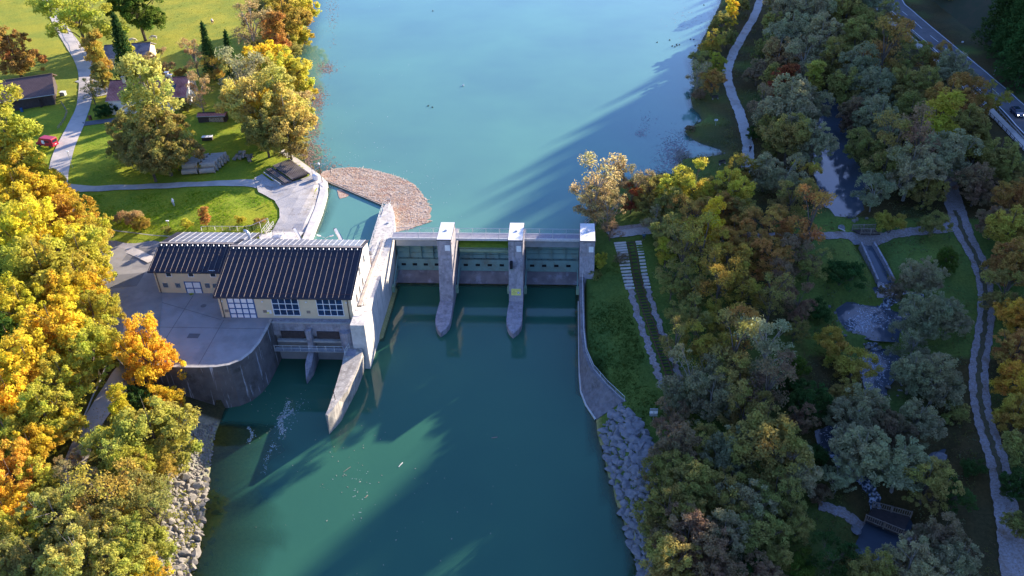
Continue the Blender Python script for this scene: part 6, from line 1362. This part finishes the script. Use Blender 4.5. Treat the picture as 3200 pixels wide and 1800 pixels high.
plant('right of the gravel track', [(2540,430,70,'OL','round'),(2550,495,90,'DO','round'),(2540,580,100,'DY','round'),(2500,560,70,'BR','round'),(2560,660,110,'DO','round'),(2530,730,80,'OL','airy'),(2570,800,90,'OR','round'),(2560,880,90,'DO','round'),(2565,960,90,'OR','round'),(2560,1040,80,'DY','round'),(2575,1130,90,'OL','round'),(2560,1220,70,'DG','round'),(2570,1320,70,'OL','round')])
plant('on the slope beyond the highway', [(2400,-25,60,'OL','round',.8),(2460,-15,56,'OL','round',.9),(2505,5,62,'OL','round',.9),(2545,-10,74,'DG','spruce',.8),(2562,42,66,'DG','spruce',.7),(2600,80,80,'DG','spruce',.8),(2595,20,84,'DG','spruce',.8),(2500,50,44,'DY','round',.8),(2580,165,60,'BR','round',.7),(2360,-30,50,'OL','airy',.8)])
do_trees()

# ------------------------------------------------------------------ rubble, undergrowth, long grass, rapids
def near_road(x, y, m=.4):
    for L, w in ROADS:
        d = (L[:,0]-x)**2+(L[:,1]-y)**2
        if d.min() < (w/2+m)**2+.6: return True
    return False
def rubble(P, n, s0, s1, m, name, label, seed):
    rs = random.Random(seed); W_ = [tuple(g(*q)[:2]) for q in P]; xs = [p[0] for p in W_]; ys = [p[1] for p in W_]; mb = MB(); k = 0
    base = []
    for i in range(6):
        me = rock_mesh(60+i, .65, 1); base.append(([v.co.copy() for v in me.vertices], [tuple(p.vertices) for p in me.polygons]))
    while k < n:
        x = rs.uniform(min(xs), max(xs)); y = rs.uniform(min(ys), max(ys))
        if not inpoly(x, y, W_): continue
        V, F = rs.choice(base); s_ = rs.uniform(s0, s1)**1; M = Matrix.Translation((x, y, zg(x, y)+s_*.2)) @ Matrix.Rotation(rs.uniform(0, 6.3), 4, 'Z') @ Matrix.Rotation(rs.uniform(-.6, .6), 4, 'X')
        mb.add([M @ (v*s_) for v in V], F); k += 1
    tag(mb.build(name, m), label, 'rubble', kind='stuff')
rubble([(438,1080),(548,1060),(534,1130),(524,1210),(512,1300),(500,1380),(482,1475),(370,1475),(385,1380),(395,1300),(425,1200)], 1500, .08, .3, 'rock', 'bank_rubble', 'small broken stones filling the gaps of the left river bank', 31)
rubble([(1506,1082),(1560,1016),(1604,1052),(1650,1122),(1658,1195),(1634,1245),(1626,1330),(1655,1475),(1614,1475),(1577,1320),(1552,1250),(1532,1180)], 700, .1, .32, 'rock_blue', 'bank_rubble', 'small broken stones between the slabs of the right river bank', 32)
rubble([(2085,760),(2300,745),(2300,860),(2270,1010),(2170,1020),(2080,860)], 160, .12, .4, 'rock_blue', 'stream_rubble', 'loose stones around the fish ladder pools', 33)
def cover(name, label, cat, P, n, col, per, size, r0, r1, lift, seed, ck=True, pondok=False):
    rs = random.Random(seed); W_ = [tuple(gb(*q)[:2]) for q in P]; xs = [p[0] for p in W_]; ys = [p[1] for p in W_]; C = []; R_ = []; k = 0; tries = 0
    while k < n and tries < n*8:
        tries += 1; x = rs.uniform(min(xs), max(xs)); y = rs.uniform(min(ys), max(ys))
        if not inpoly(x, y, W_) or inpoly(x, y, RES) or inpoly(x, y, RIV): continue
        if math.sin(x*.5+seed)*math.cos(y*.43+seed)+.6*math.sin(x*.21-y*.17) < rs.uniform(-.9, .5): continue
        if ck and near_road(x, y): continue
        if any(inpoly(x, y, Q) for Q, _ in PONDS): continue
        r = rs.uniform(r0, r1); C.append((x, y, zg(x, y)+r*lift)); R_.append(r); k += 1
    me = leaves_mesh(C, R_, per, size, seed, squash=.75, name=name); o = bpy.data.objects.new(name, me); COL.objects.link(o); o.color = (*col, 1); tag(o, label, cat, kind='stuff')
RW = [(1650,420),(1900,-60),(2230,-60),(2480,240),(2480,700),(2600,1480),(1630,1480),(1640,1080),(1700,960),(1640,760)]
cover('undergrowth', 'dull olive undergrowth covering the ground of the right-hand wood', 'undergrowth', RW, 2600, (.17,.17,.05), 16, .13, .5, 1.3, .45, 41)
cover('undergrowth', 'brown leafless scrub between the trees of the right-hand wood', 'undergrowth', RW, 1500, (.17,.12,.07), 12, .10, .5, 1.4, .5, 42)
cover('undergrowth', 'grey-green low scrub scattered in the right-hand wood', 'undergrowth', RW, 1200, (.17,.20,.10), 16, .12, .5, 1.3, .5, 43)
cover('undergrowth', 'yellow and green undergrowth beneath the left-hand wood', 'undergrowth', [(0,300),(90,300),(190,440),(230,600),(240,850),(200,960),(60,1480),(-80,1480),(-80,300)], 1500, (.40,.36,.03), 16, .14, .5, 1.3, .5, 44)
cover('undergrowth', 'light green scrub in the thicket between service road and river stones', 'undergrowth', [(330,960),(450,1010),(450,1090),(420,1200),(385,1300),(370,1480),(120,1480),(230,1180),(300,1040)], 1000, (.32,.33,.06), 18, .12, .4, 1.1, .5, 45)
cover('long_grass', 'rough tufts of long grass on the bank of the oval lawn', 'grass', [(200,490),(400,482),(600,482),(690,505),(698,545),(660,582),(500,588),(400,590),(260,570)], 2600, (.20,.33,.015), 9, .07, .15, .42, .2, 46)
cover('long_grass', 'short tufts scattered over the lawn around the stored pipes', 'grass', [(180,460),(230,320),(480,300),(680,350),(740,400),(640,450),(420,460)], 1800, (.20,.34,.015), 8, .06, .12, .3, .1, 47)
cover('long_grass', 'dark tufts on the shaded embankment beside the river wall', 'grass', [(1490,700),(1560,650),(1620,800),(1690,960),(1650,1100),(1570,1010),(1480,900)], 2200, (.07,.11,.02), 9, .07, .15, .45, .2, 48)
cover('long_grass', 'pale tufts scattered across the wide pasture at the top', 'grass', [(10,10),(120,-60),(760,-60),(740,120),(600,180),(280,100)], 1500, (.26,.27,.04), 8, .10, .2, .5, .1, 49)
cover('fallen_leaves', 'brown fallen leaves along the edges of paths and yard', 'leaf litter', [(1500,560),(1750,540),(2500,380),(2600,1480),(2380,1480),(2380,640),(1700,640)], 900, (.20,.11,.05), 9, .07, .2, .7, .02, 50, ck=False)
MT['rapids'] = mat('rapids', (.05,.06,.08), (.6,.62,.7), 2.2, .25, .5, 6, lo=.45, hi=.62)
for P_ in ([(2228,700),(2246,718),(2250,735),(2225,752),(2190,765)], [(2200,842),(2210,862),(2200,885)], [(2205,1000),(2185,1030),(2140,1062),(2110,1075)], [(2095,1135),(2130,1180),(2190,1230),(2225,1290)], [(2285,720),(2310,740),(2290,775)]): strip('stream_water', P_, 1.7, 'rapids', dz=.1, edge=.3)

# slab joints and patches in the yard, drifting foam in the outflow, fallen leaves
MT['joint'] = mat('joint_tar', (.07,.065,.065), (.1,.095,.09), 2, .9)
MT['patch'] = mat('asphalt_patch', (.16,.15,.15), (.13,.125,.12), .8, .95, .2, 14)
for a_, b_ in (((-76.3,121.8),(-58.6,114.9)), ((-66,121.9),(-66,102.4)), ((-66,112.5),(-50.1,112.5)), ((-58,114.8),(-58,102.4)), ((-76,112.5),(-66,112.5))): tag(MB().beam((*a_,.304),(*b_,.304), .07, .012).build('yard_joint', 'joint'), kind='structure')
for i, q in enumerate((((-84,133),(-79.5,134),(-79,138),(-84,137.5)), ((-83,123.5),(-77.5,124.5),(-77.8,129),(-83.5,128)))): tag(MB().prism(list(q), .355, .372).build('asphalt_patch', 'patch'), kind='structure')
MT['tyre_stain'] = mat('oil_stain', (.12,.11,.11), (.17,.16,.15), 2, .8)
rs_ = np.random.RandomState(9); mb = MB()
def foamline(pts, n, sp, sz):
    L = smoothline([tuple(at(px, py, -8)[:2]) for px, py in pts], 10)
    for _ in range(n):
        q = L[rs_.randint(len(L))]+rs_.randn(2)*sp*(.3+rs_.rand()); a = rs_.uniform(0, 6.28); l = rs_.uniform(.06, sz); mb.obox((q[0], q[1], -7.985), (l, l*.4, .02), rz=a)
foamline([(728,1010),(715,1040),(705,1062),(712,1090)], 230, .28, .3); foamline([(700,1050),(722,1045),(735,1032)], 110, .2, .26); foamline([(625,1075),(635,1095),(628,1110)], 80, .2, .24); foamline([(690,1120),(672,1150),(664,1190)], 60, .3, .2); foamline([(760,1010),(735,1045),(700,1120)], 60, .6, .18)
foamline([(880,1190),(905,1240),(900,1300)], 30, 1.2, .15)
tag(mb.build('river_foam', mat('foam_flakes', (.62,.64,.6), (.4,.46,.42), 3, .6)), 'thin curls of white foam drifting in the outflow below the powerhouse', 'foam', kind='stuff')
cover('fallen_leaves', 'yellow fallen leaves lying along the service road and the yard edge', 'leaf litter', [(235,580),(330,600),(330,760),(400,960),(330,1010),(220,1250),(120,1400),(60,1400),(200,1050),(240,900)], 500, (.50,.33,.04), 14, .07, .3, .9, .02, 51, ck=False)
cover('fallen_leaves', 'scattered tan leaves on the lawns under the trees by the house', 'leaf litter', [(180,460),(200,330),(270,300),(700,300),(700,360),(600,450)], 520, (.42,.30,.08), 9, .06, .4, 1.2, .02, 52)
cover('fallen_leaves', 'weeds and brown leaves along the pale forebay wall on the plaza', 'weeds', [(770,470),(808,470),(800,530),(770,590),(700,590),(740,560)], 420, (.22,.24,.05), 9, .06, .1, .35, .05, 53, ck=False)

cover('bank_weeds', 'yellow-green weeds growing between the stones of the left river bank', 'weeds', [(430,1080),(535,1062),(520,1200),(500,1380),(480,1470),(375,1470),(395,1300),(430,1200)], 190, (.34,.33,.04), 22, .09, .2, .6, .5, 54, ck=False)
cover('bank_weeds', 'dry olive weeds growing between the slabs of the right river bank', 'weeds', [(1530,1060),(1600,1050),(1655,1130),(1655,1230),(1640,1475),(1615,1475),(1570,1250)], 170, (.17,.14,.05), 18, .08, .2, .55, .5, 55, ck=False)
